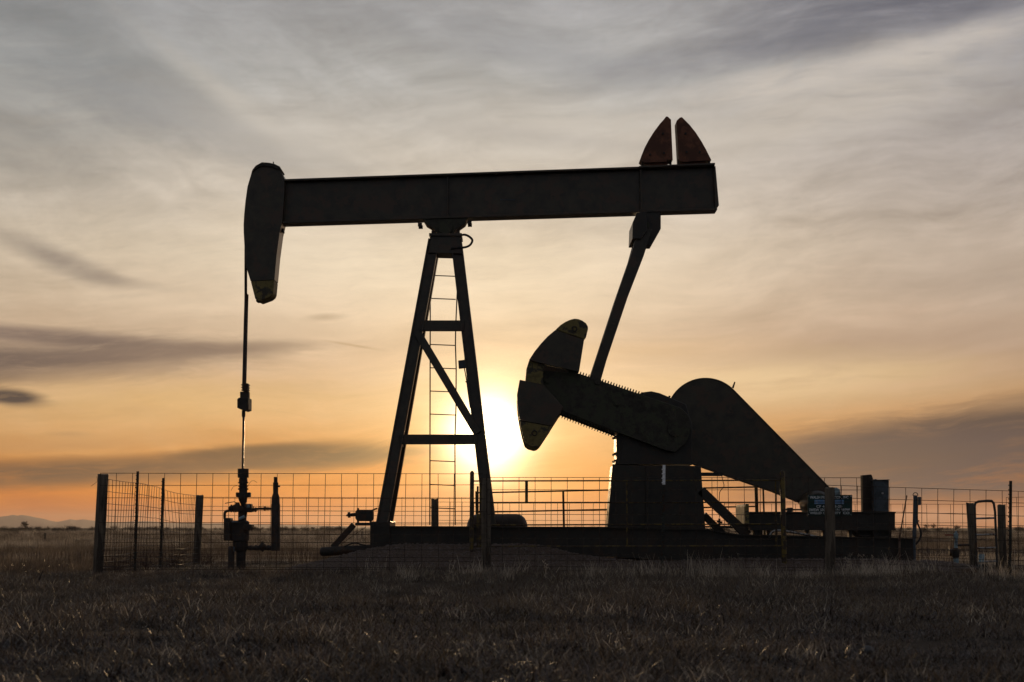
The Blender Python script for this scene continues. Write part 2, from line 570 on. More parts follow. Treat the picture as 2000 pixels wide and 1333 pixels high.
def smooth_path(pts, n=8):
    """Catmull-Rom through the points"""
    pts = [Vector(p) for p in pts]
    q = [pts[0] * 2 - pts[1]] + pts + [pts[-1] * 2 - pts[-2]]
    out = []
    for i in range(1, len(q) - 2):
        a, b, c, d = q[i - 1:i + 3]
        for k in range(n):
            t = k / n
            out.append(0.5 * ((2 * b) + (c - a) * t + (2 * a - 5 * b + 4 * c - d) * t * t + (3 * b - a - 3 * c + d) * t ** 3))
    out.append(pts[-1])
    return out

def beam_bm(a, b, w, h, bm=None, side=None):
    """rectangular bar from a to b: w across (towards side), h the other way"""
    bm = bm or bmesh.new()
    a, b = Vector(a), Vector(b)
    d, s, u = frame(b - a)
    if side is not None:
        s = (Vector(side) - d * Vector(side).dot(d)).normalized()
        u = s.cross(d)
    va = [bm.verts.new(a + s * i * w / 2 + u * j * h / 2) for i, j in ((-1, -1), (1, -1), (1, 1), (-1, 1))]
    vb = [bm.verts.new(b + s * i * w / 2 + u * j * h / 2) for i, j in ((-1, -1), (1, -1), (1, 1), (-1, 1))]
    bm.faces.new(va); bm.faces.new(list(reversed(vb)))
    for k in range(4):
        bm.faces.new((va[k], vb[k], vb[(k + 1) % 4], va[(k + 1) % 4]))
    return bm

def hbeam_bm(a, b, flange, depth, t=0.014, bm=None, side=(0, 1, 0)):
    """rolled H section from a to b; flanges lie across `side`, web between them"""
    bm = bm or bmesh.new()
    a, b = Vector(a), Vector(b)
    d = (b - a).normalized()
    s = (Vector(side) - d * Vector(side).dot(d)).normalized()
    u = s.cross(d)
    pr = [(-flange/2, -depth/2), (flange/2, -depth/2), (flange/2, -depth/2 + t), (t/2, -depth/2 + t), (t/2, depth/2 - t), (flange/2, depth/2 - t),
          (flange/2, depth/2), (-flange/2, depth/2), (-flange/2, depth/2 - t), (-t/2, depth/2 - t), (-t/2, -depth/2 + t), (-flange/2, -depth/2 + t)]
    va = [bm.verts.new(a + s * x + u * y) for x, y in pr]
    vb = [bm.verts.new(b + s * x + u * y) for x, y in pr]
    f1 = bm.faces.new(va); f2 = bm.faces.new(list(reversed(vb)))
    for k in range(12):
        bm.faces.new((va[k], vb[k], vb[(k + 1) % 12], va[(k + 1) % 12]))
    bmesh.ops.triangulate(bm, faces=[f1, f2], ngon_method='EAR_CLIP')
    return bm

def lathe_bm(axis_pts_r, seg=20, bm=None, axis='z'):
    """round solid: list of (point, radius) along a straight axis"""
    return tube_bm([p for p, r in axis_pts_r], [max(r, 1e-4) for p, r in axis_pts_r], seg, bm)

def turned(D, rows, seg=20, bm=None):
    """upright turned solid from rows (px centre, py, half width px)"""
    bm = bm or bmesh.new()
    rings = []
    for cx, py, hw in rows:
        c = P(cx, py, D)
        r = M(hw, D)
        rings.append([bm.verts.new((c.x + r * math.cos(2 * math.pi * k / seg), c.y + r * math.sin(2 * math.pi * k / seg), c.z)) for k in range(seg)])
    for a, b in zip(rings, rings[1:]):
        for k in range(seg):
            bm.faces.new((a[k], a[(k + 1) % seg], b[(k + 1) % seg], b[k]))
    bm.faces.new(rings[0]); bm.faces.new(list(reversed(rings[-1])))
    return bm

def box_px(x0, x1, ya, yb, D, y0, y1, bm=None):
    return prism_bm([(x0, ya), (x1, ya), (x1, yb), (x0, yb)], D, y0, y1, bm)

# ================================================================ ground
def sstep(x, a, b):
    t = max(0.0, min(1.0, (x - a) / (b - a)))
    return t * t * (3 - 2 * t)
def pad_h(x, y):
    """gravel pad under the pumping unit"""
    kx = sstep(x, -3.6, -1.5) * (1 - sstep(x, 6.1, 7.4))
    ky = sstep(y, 21.9, 24.1) * (1 - sstep(y, 25.1, 27.6))
    tilt = 0.35 - 0.19 * sstep(x, 0.1, 1.5) + 0.03 * sstep(x, 2.5, 4.0) - 0.03 * sstep(x, 4.2, 6.0)
    tilt += 0.035 * mnoise.noise(Vector((x * 1.1, y * 1.1, 8.8))) + 0.02 * mnoise.noise(Vector((x * 3.1, y * 3.1, 2.8)))
    return tilt * kx * ky
def ground_h(x, y):
    r = math.hypot(x, y)
    near = 0.02 * mnoise.noise(Vector((x * 0.9, y * 0.9, 3.1))) + 0.035 * mnoise.noise(Vector((x * 0.22, y * 0.22, 7.7)))
    far = sstep(r, 60, 400)
    z = near * (1 - 0.5 * far) + far * 0.12 * mnoise.noise(Vector((x * 0.012, y * 0.012, 1.3)))
    z -= 0.06 * sstep(x, 3.5, 7.0) * (1 - sstep(y, 26, 40))
    z -= 0.05 * sstep(y, 26, 36) * (1 - sstep(y, 60, 120))
    return z

def grid_axis(lim_neg, lim_pos, fine, step, growth):
    v = [0.0]
    s = step
    while v[-1] < lim_pos:
        if v[-1] > fine: s *= growth
        v.append(v[-1] + s)
    w = [0.0]
    s = step
    while w[-1] > lim_neg:
        if w[-1] < -fine: s *= growth
        w.append(w[-1] - s)
    return sorted(set(w + v))
gxs = grid_axis(-9000, 9000, 12, 0.3, 1.12)
gys = grid_axis(-300, 7600, 32, 0.3, 1.10)
verts = [(x, y, ground_h(x, y)) for y in gys for x in gxs]
W = len(gxs)
faces = [(j * W + i, j * W + i + 1, (j + 1) * W + i + 1, (j + 1) * W + i) for j in range(len(gys) - 1) for i in range(W - 1)]
gme = bpy.data.meshes.new('ground')
gme.from_pydata(verts, [], faces)
gme.shade_smooth()

def soil_material():
    m = bpy.data.materials.new('dry_prairie_soil')
    m.use_nodes = True
    t = m.node_tree
    N, L = t.nodes, t.links
    b = N['Principled BSDF']
    b.inputs['Roughness'].default_value = 0.95
    b.inputs['Specular IOR Level'].default_value = 0.1
    co = N.new('ShaderNodeTexCoord')
    def nz(scale, detail=4, stretch=(1, 1, 1)):
        mp = N.new('ShaderNodeMapping'); mp.inputs['Scale'].default_value = stretch
        L.new(co.outputs['Object'], mp.inputs[0])
        n = N.new('ShaderNodeTexNoise'); n.inputs['Scale'].default_value = scale; n.inputs['Detail'].default_value = detail
        n.inputs['Roughness'].default_value = 0.65
        L.new(mp.outputs[0], n.inputs['Vector'])
        return n.outputs['Fac']
    rp = N.new('ShaderNodeValToRGB')
    r = rp.color_ramp
    r.elements[0].position = 0.32; r.elements[0].color = (0.028, 0.021, 0.017, 1)
    r.elements[1].position = 0.70; r.elements[1].color = (0.095, 0.072, 0.050, 1)
    k = r.elements.new(0.5); k.color = (0.052, 0.039, 0.029, 1)
    mx = N.new('ShaderNodeMath'); mx.operation = 'MULTIPLY_ADD'
    mx.inputs[1].default_value = 0.5
    L.new(nz(3.0, 6), mx.inputs[0])
    m2 = N.new('ShaderNodeMath'); m2.operation = 'MULTIPLY'; m2.inputs[1].default_value = 0.5
    L.new(nz(0.06, 4, (0.25, 1.0, 1.0)), m2.inputs[0])
    L.new(m2.outputs[0], mx.inputs[2])
    L.new(mx.outputs[0], rp.inputs[0])
    L.new(rp.outputs[0], b.inputs['Base Color'])
    bp = N.new('ShaderNodeBump'); bp.inputs['Strength'].default_value = 0.6; bp.inputs['Distance'].default_value = 0.03
    L.new(nz(9.0, 5), bp.inputs['Height'])
    L.new(bp.outputs[0], b.inputs['Normal'])
    return m
MT['soil'] = soil_material()
MT['gravel'] = mat('grey_brown_gravel', (0.080, 0.056, 0.042), 0.9, 0, 0.6, 25, 0.9, (0.12, 0.086, 0.066), 0.45, 40, 0.15)
gme.materials.append(MT['soil'])
ground = bpy.data.objects.new('ground', gme)
COL.objects.link(ground)
ground['kind'] = 'structure'

# gravel pad: a low mound whose edge dips under the soil
pv, pf = [], []
NX, NY = 130, 80
for j in range(NY + 1):
    for i in range(NX + 1):
        x = -3.9 + 11.6 * i / NX
        y = 21.6 + 6.9 * j / NY
        h = pad_h(x, y)
        z = ground_h(x, y) + h - 0.02 + 0.028 * min(1, h * 14) + 0.010 * mnoise.noise(Vector((x * 5, y * 5, 0))) * min(1, h * 20)
        pv.append((x, y, z))
for j in range(NY):
    for i in range(NX):
        a = j * (NX + 1) + i
        pf.append((a, a + 1, a + NX + 2, a + NX + 1))
pme = bpy.data.meshes.new('gravel_pad')
pme.from_pydata(pv, [], pf)
pme.shade_smooth()
pme.materials.append(MT['gravel'])
pad = bpy.data.objects.new('gravel_pad', pme)
COL.objects.link(pad)
pad['kind'] = 'structure'
def top_h(x, y):
    h = pad_h(x, y)
    return ground_h(x, y) + max(0.0, h - 0.02 + 0.028 * min(1, h * 14))

# far mountain range: a ridge with real slopes, 7 km away
ridge = [(-2600, 1012), (-1500, 1008), (-800, 1014), (-400, 1004), (-150, 1012), (0, 1010), (14, 1008.5), (25, 1006), (34, 1007.6), (44, 1006.4), (56, 1008.6), (70, 1011.5),
         (86, 1014), (100, 1018), (112, 1020.5), (124, 1018.5), (138, 1015.2), (149, 1016.8), (162, 1015), (176, 1017), (200, 1019), (240, 1020), (290, 1018.5),
         (340, 1021), (420, 1022), (520, 1024.5), (640, 1027), (760, 1030), (900, 1031)]
mv, mf = [], []
MD = 7000.0
prof = []
for (x0, y0), (x1, y1) in zip(ridge, ridge[1:]):
    n = max(2, int(abs(x1 - x0) / 5)) if x0 > -200 else 12
    for k in range(n):
        t = k / n
        prof.append((x0 + (x1 - x0) * t, y0 + (y1 - y0) * t))
rows = 9
for px, py in prof:
    w = P(px, py, MD)
    top = w.z + 3.0 * mnoise.noise(Vector((w.x * 0.01, 0.3, 0)))
    for r in range(rows):
        t = r / (rows - 1) * 2 - 1
        yy = MD + t * 900 * (1 + 0.3 * mnoise.noise(Vector((w.x * 0.004, t * 2, 5))))
        s = max(0.0, 1 - abs(t)) ** 1.2
        zz = -3 + (top + 3) * s * (1 + (0.15 * mnoise.noise(Vector((w.x * 0.012, t * 3, 2))) if 0 < s < 1 else 0))
        mv.append((w.x * yy / MD, yy, zz))
for i in range(len(prof) - 1):
    for r in range(rows - 1):
        a = i * rows + r
        mf.append((a, a + 1, a + rows + 1, a + rows))
mme = bpy.data.meshes.new('mountain_range')
mme.from_pydata(mv, [], mf)
mme.materials.append(MT['mountain'])
mo = bpy.data.objects.new('mountain_range', mme)
COL.objects.link(mo)
mo['kind'] = 'structure'

# ================================================================ pump jack
YC = 25.0
base = P(1000, 1080, YC)
pj = thing('pump_jack', 'large dark oil pump jack with long walking beam, standing inside the wire fence', 'pump jack', (0, YC, top_h(0, YC)))

# -- base skid: two long beams, cross members, raised motor bed
skid_out = [(727, 1029), (1190, 1031), (1384, 1035), (1440, 1045), (1785, 1053), (1785, 1101), (1400, 1098), (1190, 1088), (727, 1078)]
for y0 in (24.42, 25.46):
    bm = prism_bm(skid_out, 24.42, y0, y0 + 0.022)
    pts_t = [(p[0], p[1]) for p in skid_out[:5]]
    for (ax, ay), (bx_, by_) in zip(pts_t, pts_t[1:]):
        a, b = P(ax, ay, 24.42), P(bx_, by_, 24.42)
        a.y = b.y = y0 + 0.011
        beam_bm(a, b, 0.15, 0.02, bm, side=(0, 1, 0))
    link('base_beam', bm, 'base')
for px in (760, 840, 930, 1020, 1110, 1240, 1330, 1470, 1600, 1720):
    a = P(px, 1058 if px < 1300 else 1070, 24.45); b = a.copy(); b.y = 25.45
    link('cross_member', hbeam_bm(a, b, 0.14, 0.22, side=(1, 0, 0)), 'base')
link('end_plate', box_px(723, 762, 1019, 1079, 24.40, 24.38, 25.52), 'base', bevel=0.006)
# raised bed for the motor
for y0 in (24.55, 25.35):
    bm = box_px(1463, 1747, 1002, 1035, 24.55, y0, y0 + 0.02)
    box_px(1463, 1748, 1000, 1002.5, 24.55, y0 - 0.05, y0 + 0.07, bm)
    box_px(1463, 1748, 1034, 1036.5, 24.55, y0 - 0.05, y0 + 0.07, bm)
    link('motor_bed_beam', bm, 'base')
link('bed_end_board', prism_bm([(1454.5, 988), (1457, 985), (1462, 985), (1462.5, 1026), (1454.5, 1026)], 24.5, 24.46, 25.46), 'yellow', bevel=0.004, label='yellowish worn board on the end of the motor bed')
link('bed_end_cap', box_px(1742, 1747.5, 1003, 1034, 24.6, 24.58, 25.34), 'base')
for px in (1480, 1501, 1577, 1610, 1661, 1716):
    w = 9 if px in (1480, 1716) else 3
    link('bed_stub', box_px(px - w, px + w, 1036.5, 1050, 24.6, 24.6, 24.72), 'base')
link('bed_block', prism_bm([(1668, 1036), (1742, 1036), (1742, 1052), (1690, 1052), (1684, 1046)], 24.7, 24.75, 25.3), 'base')
link('hose', tube_bm(smooth_path([P(1502, 1050, 24.4), P(1508, 1040, 24.4), P(1522, 1036.5, 24.4), P(1560, 1042, 24.4), P(1600, 1050, 24.4)]), 0.018, 8), 'bare', smooth=True, label='curved bare pipe under the motor bed')

# -- samson post
def legpts(sgn):
    return YC + sgn * 0.17, YC + sgn * 0.50
for sgn in (-1, 1):
    yt, yb = legpts(sgn)
    for (tx, ty, bx, by) in ((847.5, 470, 744.5, 1030), (891, 470, 958, 1034)):
        a = P(tx, ty, YC - 0.17); b = P(bx, by, YC - 0.50)
        a.y, b.y = yt, yb
        link('post_leg', hbeam_bm(a, b, 0.16, 0.165, 0.016, side=(1, 0, 0)) if False else hbeam_bm(a, b, 0.15, 0.165, 0.016, side=(0, 1, 0)), 'unit')
def on_leg(py, left, sgn=-1):
    (tx, ty, bx, by) = (847.5, 470, 744.5, 1030) if left else (891, 470, 958, 1034)
    a = P(tx, ty, YC - 0.17); b = P(bx, by, YC - 0.50)
    a.y, b.y = YC + sgn * 0.17, YC + sgn * 0.50
    z = P(1000, py, YC - 0.3).z
    t = (a.z - z) / (a.z - b.z)
    return a + (b - a) * t
for py, h in ((636.5, 0.155), (859.5, 0.142)):
    link('post_crossbar', beam_bm(on_leg(py, True) + Vector((0.03, 0, 0)), on_leg(py, False) + Vector((-0.03, 0, 0)), 0.09, h, side=(0, 1, 0)), 'unit', bevel=0.004)
link('post_diagonal', beam_bm(on_leg(652, True) + Vector((0.02, -0.02, 0)), on_leg(848, False) + Vector((-0.02, -0.02, 0)), 0.08, 0.115, side=(0, 1, 0)), 'unit', bevel=0.004)
for left in (True, False):
    link('post_crossbar', beam_bm(on_leg(862, left), on_leg(862, left, 1), 0.10, 0.12), 'unit')
link('post_cap', prism_bm([(842, 457), (898, 459), (903, 496), (836, 494)], 24.75, 24.76, 25.24), 'unit', bevel=0.006)
link('post_cap_plate', box_px(838, 902, 455.5, 461, 24.72, 24.72, 25.28), 'unit', bevel=0.004)
sb = link('saddle_bearing', prism_bm([(826, 428), (914, 426), (908, 437), (898, 444), (889, 450), (886, 457), (855, 457), (851, 450), (842, 444), (832, 438)], 24.85, 24.86, 25.14), 'grease', bevel=0.006)
link('bearing_housing', tube_bm([P(870, 444, 24.78), P(870, 444, 24.78) + Vector((0, 0.44, 0))], 0.105, 18), 'grease', smooth=True, parent=sb)
for px, py in ((820, 438.5), (917, 434.5)):
    link('bearing_bolt', box_px(px - 4, px + 4, py - 3, py + 3, 24.86, 24.87, 24.93), 'black', parent=sb)
    link('bearing_bolt', box_px(px - 4, px + 4, py - 3, py + 3, 24.86, 25.07, 25.13), 'black', parent=sb)
for px in (845, 849, 892, 896):
    link('cap_bolt', tube_bm([P(px, 456, 24.8), P(px, 451, 24.8)], 0.018, 8), 'black')
link('bolt_rod', tube_bm([P(897.5, 457, 24.85), P(897.5, 447, 24.85)], 0.006, 6), 'black')
link('grease_hose', tube_bm(smooth_path([P(899, 460, 24.75), P(908, 459, 24.72), P(917, 463, 24.7), P(922.5, 470, 24.7), P(918, 479, 24.7), P(908, 483.5, 24.72), P(895, 484, 24.75), P(880, 486, 24.74)]), 0.017, 8), 'rubber', smooth=True)

# -- ladder behind the post
lad = link('ladder', tube_bm([P(840.5, 520, 25.62), P(839.5, 1026, 25.62)], 0.0095, 8), 'black', smooth=True)
lad_r = link('ladder_rail', tube_bm([P(895, 520, 25.62), P(893, 570, 25.62), P(890, 640, 25.62), P(889.5, 674, 25.62), P(891, 720, 25.62), P(890.5, 800, 25.62), P(888.5, 860, 25.62), P(889, 1026, 25.62)], 0.0095, 8), 'black', smooth=True, parent=lad)
for k, py in enumerate((539, 584, 629, 674, 719.5, 765, 810, 856, 901, 947.5, 993)):
    link('rung', tube_bm([P(840, py - 0.8, 25.62), P(890, py + 1.2, 25.62)], 0.0085, 6), 'black', smooth=True, parent=lad)

# -- small switch box and conduit on the rear leg
jb = link('switch_box', prism_bm([(895, 705), (908.5, 703.5), (910, 719), (896, 720.5)], 24.7, 24.66, 24.76), 'grey', bevel=0.004)
link('conduit', tube_bm(smooth_path([P(907, 720, 24.7), P(911, 742, 24.68), P(914, 765, 24.66), P(918.5, 797, 24.64)]), 0.009, 6), 'black', smooth=True, parent=jb)
link('bracket', box_px(907, 914, 701, 703, 24.7, 24.68, 24.74), 'black', parent=jb)
link('bracket', box_px(909, 920, 745, 747, 24.7, 24.68, 24.74), 'black', parent=jb)

# -- walking beam
wt = [(547, 350.5, 24.84), (1396, 320.5, 24.84)]
wb = [(547, 444, 25.16), (1396, 418, 25.16)]
tl, tr = P(*wt[0]), P(*wt[1])
bl, br = P(*wb[0]), P(*wb[1])
endx = P(1402, 410, 24.9).x
beam = link('walking_beam', prism_xz([(tl.x, tl.z), (tr.x, tr.z), (endx, br.z + 0.06), (br.x, br.z), (bl.x, bl.z)], 24.965, 25.035), 'unit')
for (a, b, off) in ((tl, tr, -0.014), (bl, br, 0.014)):
    pa = Vector((a.x, YC, a.z + off)); pb = Vector((b.x, YC, b.z + off))
    link('flange', beam_bm(pa, pb, 0.32, 0.03, side=(0, 1, 0)), 'unit', parent=beam, bevel=0.004)
for f in (0.385, 0.83):
    x = tl.x + (tr.x - tl.x) * f
    zt = tl.z + (tr.z - tl.z) * f - 0.03
    zb = bl.z + (br.z - bl.z) * f + 0.03
    link('stiffener', prism_xz([(x - 0.008, zt), (x + 0.008, zt), (x + 0.008, zb), (x - 0.008, zb)], 24.875, 24.964), 'unit', parent=beam)
link('end_plate', prism_xz([(tr.x - 0.006, tr.z - 0.032), (tr.x + 0.012, tr.z - 0.032), (endx + 0.012, br.z + 0.07), (endx - 0.02, br.z + 0.034), (br.x - 0.03, br.z + 0.034)], 24.85, 25.15), 'unit', parent=beam)
link('stencil_mark', box_px(977, 1006, 389, 391.5, 24.95, 24.955, 24.962), 'grey', parent=beam, label='faint pale scuffed stencil mark on the beam side')

# -- horse head
hh_top = [(489, 344), (491, 337), (497, 326), (510, 318.5), (522, 318.5), (533, 320.5), (541, 323), (546, 331), (551, 339), (555, 349), (555, 372), (551, 432), (546, 453), (540, 497), (535.5, 546)]
hh_bot = [(489, 549), (480, 520), (477, 480), (475.5, 455), (475.3, 438), (476.5, 418), (479, 392), (483, 364)]
head = link('horse_head', prism_bm(hh_top + hh_bot, 24.78, 24.80, 25.20), 'unit', bevel=0.008)
link('painted_tip', prism_bm([(489.3, 549.6), (535.3, 546.6), (533, 571), (531, 576), (525, 581), (506, 588), (498, 584)], 24.78, 24.803, 25.197), 'yellow', parent=head, bevel=0.008, label='worn yellow paint on the lower tip of the head')
link('cable_hanger', prism_bm([(491, 336), (493, 331), (499, 323.5), (511, 316.8), (524, 317.5), (536, 320), (546, 325), (547.5, 328), (543, 331), (535, 327), (520, 323.5), (508, 324), (498, 330)], 24.74, 24.76, 25.24), 'black', parent=head)
link('hanger_pin', tube_bm([P(534, 321, 24.9), P(534, 316.5, 24.9)], 0.009, 6), 'black', parent=head)
link('tip_bolt', box_px(500, 506, 585, 589, 24.9, 24.9, 25.1), 'black', parent=head)
link('head_latch', prism_bm([(544, 447), (553, 445), (553.5, 453), (551, 453), (550, 450), (544, 451)], 24.9, 24.95, 25.05), 'black', parent=head)

# -- bridle, carrier bar, polished rod
br_root = None
for sgn in (-1, 1):
    y = YC + sgn * 0.05
    pts = [P(477.6, 412, 24.80), P(476.2, 440, 24.80), P(476.4, 500, 24.82), P(477.2, 580, 24.86), P(475.8, 760, 24.96)]
    for p in pts: p.y = y
    c = link('bridle_cable', tube_bm(pts, 0.0135, 8), 'black', smooth=True)
    pts = [P(479.6, 573, 24.90), P(478.6, 620, 24.92), P(476.4, 752, 24.97)]
    for p in pts: p.y = y
    link('cable_sleeve', tube_bm(pts, [0.022, 0.023, 0.024], 10), 'black', smooth=True, parent=c)
cb = link('carrier_bar', prism_bm([(463, 780), (466, 777), (485, 777), (485, 800), (478, 802.5), (468, 799), (463, 797)], 24.83, 24.84, 25.16), 'black', bevel=0.006)
link('rod_clamp', box_px(468.5, 485.5, 765, 778, 24.93, 24.94, 25.06), 'black', parent=cb, bevel=0.006)
link('load_cell', box_px(473, 484, 749, 764, 24.93, 24.93, 25.07), 'black', parent=cb, bevel=0.005)
for py in (752, 757, 762, 784, 789, 794):
    link('clamp_ring', box_px(471 if py < 770 else 480, 485 if py < 770 else 486.5, py - 1, py + 1, 24.92, 24.92, 25.08), 'black', parent=cb)
link('polished_rod', tube_bm([P(476, 803, YC), P(474, 918, YC)], 0.0165, 14), 'rod', smooth=True)
link('rod_coupling', turned(YC, [(475.8, 802, 3.6), (475.7, 815, 3.6)], 14), 'black', smooth=True)

# -- tail weights on the beam
TW = [
    ([(1250.5, 311), (1253, 304), (1259, 289), (1267, 274), (1277, 258), (1289, 242), (1299, 231), (1301, 228), (1304, 228), (1310.5, 234), (1314, 313), (1303, 312), (1303, 316), (1258, 318)],
     'rust-red tail weight nearer the horse head'),
    ([(1321.5, 236), (1328, 230), (1332, 229), (1336, 233), (1347, 244), (1359, 259), (1370, 276), (1379, 292), (1386, 306), (1389.5, 313), (1388, 315), (1381, 314), (1336, 317), (1326, 315)],
     'rust-red tail weight at the very end of the beam'),
]
for pts, lb in TW:
    for y0, y1 in ((24.84, 25.16),):
        w = link('tail_weight', prism_bm(pts, 24.84, y0, y1), 'rust', parent=beam, bevel=0.008)
    xs = [p[0] for p in pts]
    x0, x1 = min(xs), max(xs)
    link('weight_foot', box_px(x0 + 8, x1 - 10, 313, 323, 24.9, 24.90, 25.10), 'rust', parent=beam)
    for bx in (x0 + 4, x1 - 4):
        link('weight_bolt', tube_bm([P(bx, 325, 24.9), P(bx, 312, 24.9)], 0.014, 8), 'black', parent=beam)
        link('weight_bolt', tube_bm([P(bx, 325, 25.1), P(bx, 312, 25.1)], 0.014, 8), 'black', parent=beam)
for bx, by in ((1295, 261), (1270, 302), (1297, 299), (1339, 261), (1341, 297), (1367, 297)):
    p = P(bx, by, 24.82)
    link('weight_bolt', tube_bm([p, p + Vector((0, 0.03, 0))], 0.017, 8), 'black', parent=beam)
link('weight_plate', prism_bm([(1248, 325.5), (1396, 319.5), (1396, 322.5), (1248, 328.5)], 24.84, 24.80, 25.20), 'unit', parent=beam)

# -- equaliser and pitman arms
eq = link('equaliser', prism_bm([(1236, 434), (1244, 416), (1262, 414), (1264, 452), (1252, 467), (1235, 467)], 24.6, 24.60, 25.40), 'base', bevel=0.006)
link('tail_bearing', prism_bm([(1252, 412), (1290.5, 411), (1290.5, 447.5), (1271.5, 481), (1256, 481)], 24.88, 24.86, 25.14), 'base', parent=eq, bevel=0.006)
link('bearing_bolt', tube_bm([P(1262, 440, 24.84), P(1262, 440, 24.84) + Vector((0, 0.3, 0))], 0.05, 14), 'grease', parent=eq)
for y0 in (24.66, 25.22):
    link('pitman_arm', prism_bm([(1246, 448), (1274, 448), (1257, 501), (1226, 581), (1185, 703), (1173, 745), (1150, 745), (1204, 580), (1231.5, 501)], 24.66, y0, y0 + 0.12), 'unit', bevel=0.004)

# -- cranks with their racks and weights
CR = [(1040, 722), (1131, 730), (1250, 770), (1330, 797), (1346, 812), (1350, 838), (1340, 866), (1318, 884), (1300, 880), (1202, 843.5), (1097, 803), (1046, 786), (1034, 770)]
def rack_bm(x0, y0, x1, y1, pitch, h, up, D, ya, yb):
    """toothed rack along a crank edge: a bar with separate cut teeth"""
    n = int(round(math.hypot(x1 - x0, y1 - y0) / pitch))
    dxu, dyu = (x1 - x0) / n, (y1 - y0) / n
    L = math.hypot(dxu, dyu)
    ux, uy = (dyu / L, -dxu / L) if up else (-dyu / L, dxu / L)
    bm = prism_bm([(x0, y0), (x1, y1), (x1 - ux * 4, y1 - uy * 4), (x0 - ux * 4, y0 - uy * 4)], D, ya, yb)
    for i in range(n):
        bx, by = x0 + dxu * i, y0 + dyu * i
        def q(f, k): return (bx + dxu * f + ux * k, by + dyu * f + uy * k)
        prism_bm([q(0.0, -0.8), q(0.14, h), q(0.42, h), q(0.58, -0.8)], D, ya + 0.002, yb - 0.002, bm)
    return bm
UP_BODY = [(1033, 704), (1044, 687), (1056, 672), (1070, 657), (1085, 644.5), (1141, 663.5), (1131, 727), (1060, 711)]
UP_TIP = [(1085.4, 644), (1095, 635), (1105, 628.6), (1115, 624.3), (1123, 622.7), (1130, 623.6), (1137, 626.3), (1144.5, 631.5), (1148.3, 638), (1148.6, 643), (1145, 658), (1141.2, 662.9)]
LO_BODY = [(1015, 742), (1062, 752), (1101, 797), (1078, 833), (1015, 822), (1011, 800), (1009.5, 772)]
LO_TIP = [(1015.2, 822.8), (1078, 833.8), (1062, 858), (1056, 867), (1050, 872), (1044, 873), (1033, 870), (1026, 865), (1020, 845)]
for near in (True, False):
    yw = (24.30, 24.50) if near else (25.50, 25.70)
    yc = (24.505, 24.63) if near else (25.37, 25.495)
    D0 = 24.30
    c = link('crank', prism_bm(CR, D0 + 0.2, *yc), 'grease', bevel=0.006)
    link('rack', rack_bm(1110, 723.5, 1262, 774.2, 5.8, 5.4, True, D0 + 0.2, yc[0] + 0.012, yc[1] - 0.012), 'grease', parent=c)
    link('rack', rack_bm(1090, 799.5, 1212, 845.1, 5.8, 5.4, False, D0 + 0.2, yc[0] + 0.012, yc[1] - 0.012), 'grease', parent=c)
    link('crank_end', prism_bm([(1028, 722), (1033, 706), (1062, 712), (1060, 752), (1026, 745)], D0 + 0.1, yw[0] + 0.06, yw[1] - 0.02), 'yellow', parent=c, label='worn yellow patch between the two crank weights')
    link('crank_weight', prism_bm(UP_BODY, D0, *yw), 'unit', parent=c, bevel=0.008)
    link('weight_tip', prism_bm(UP_TIP, D0, yw[0] + 0.003, yw[1] - 0.003), 'yellow', parent=c, bevel=0.008)
    link('crank_weight', prism_bm(LO_BODY, D0, *yw), 'unit', parent=c, bevel=0.008)
    link('weight_tip', prism_bm(LO_TIP, D0, yw[0] + 0.003, yw[1] - 0.003), 'yellow', parent=c, bevel=0.008)
    if near:
        for px, py in ((1122, 643), (1044, 846)):
            p = P(px, py, yw[0])
            bm = bmesh.new()
            ring = [p + Vector((0.035 * math.cos(a), -0.008, 0.035 * math.sin(a))) for a in [k * math.pi / 8 for k in range(17)]]
            link('weight_eye', tube_bm(ring, 0.008, 6, bm), 'black', parent=c)
    for px, py in ((1070, 742), (1168, 745), (1205, 786)):
        p = P(px, py, D0 + 0.2)
        p.y = yc[0] - 0.03 if near else yc[0] - 0.6
        link('crank_pin', tube_bm([p, p + Vector((0, 0.2 if near else 0.6, 0))] if px == 1168 else [Vector((p.x, yc[0] - 0.03, p.z)), Vector((p.x, yc[1] + 0.03, p.z))], 0.05, 14), 'grease', parent=c, smooth=True)

# -- gear reducer and its stand
gb = link('gear_reducer', prism_bm([(1204, 906), (1204, 812), (1222, 786), (1240, 773), (1256, 766.5), (1272, 764.5), (1288, 768), (1306, 775.5), (1340, 790), (1352, 830), (1352, 906)], 24.68, 24.68, 25.32), 'base', bevel=0.01)
sh = P(1318, 838, 24.5)
link('crank_shaft', tube_bm([Vector((sh.x, 24.48, sh.z)), Vector((sh.x, 25.52, sh.z))], 0.11, 20), 'grease', parent=gb, smooth=True)
for py in (812, 832, 853, 886, 900):
    link('flange_bolt', box_px(1199.5, 1205, py - 2, py + 2, 24.7, 24.72, 24.76), 'black', parent=gb)
    link('flange_bolt', box_px(1199.5, 1205, py - 2, py + 2, 24.7, 25.16, 25.20), 'black', parent=gb)
link('reducer_flange', box_px(1202, 1356, 898, 907, 24.66, 24.64, 25.36), 'base', parent=gb)
link('side_cover', prism_bm([(1215, 850), (1340, 880), (1345, 900), (1215, 900)], 24.66, 24.655, 24.678), 'base', parent=gb)
st = link('reducer_stand', prism_bm([(1198, 908), (1369, 910.5), (1380, 1062), (1186, 1062)], 24.62, 24.62, 25.42), 'base', bevel=0.01)
link('stand_foot', box_px(1182, 1386, 1058, 1068, 24.58, 24.58, 25.46), 'base', parent=st)
link('stand_rib', prism_bm([(1196, 908), (1200, 906), (1205, 908), (1192, 1040), (1186, 1040)], 24.60, 24.595, 24.618), 'base', parent=st)
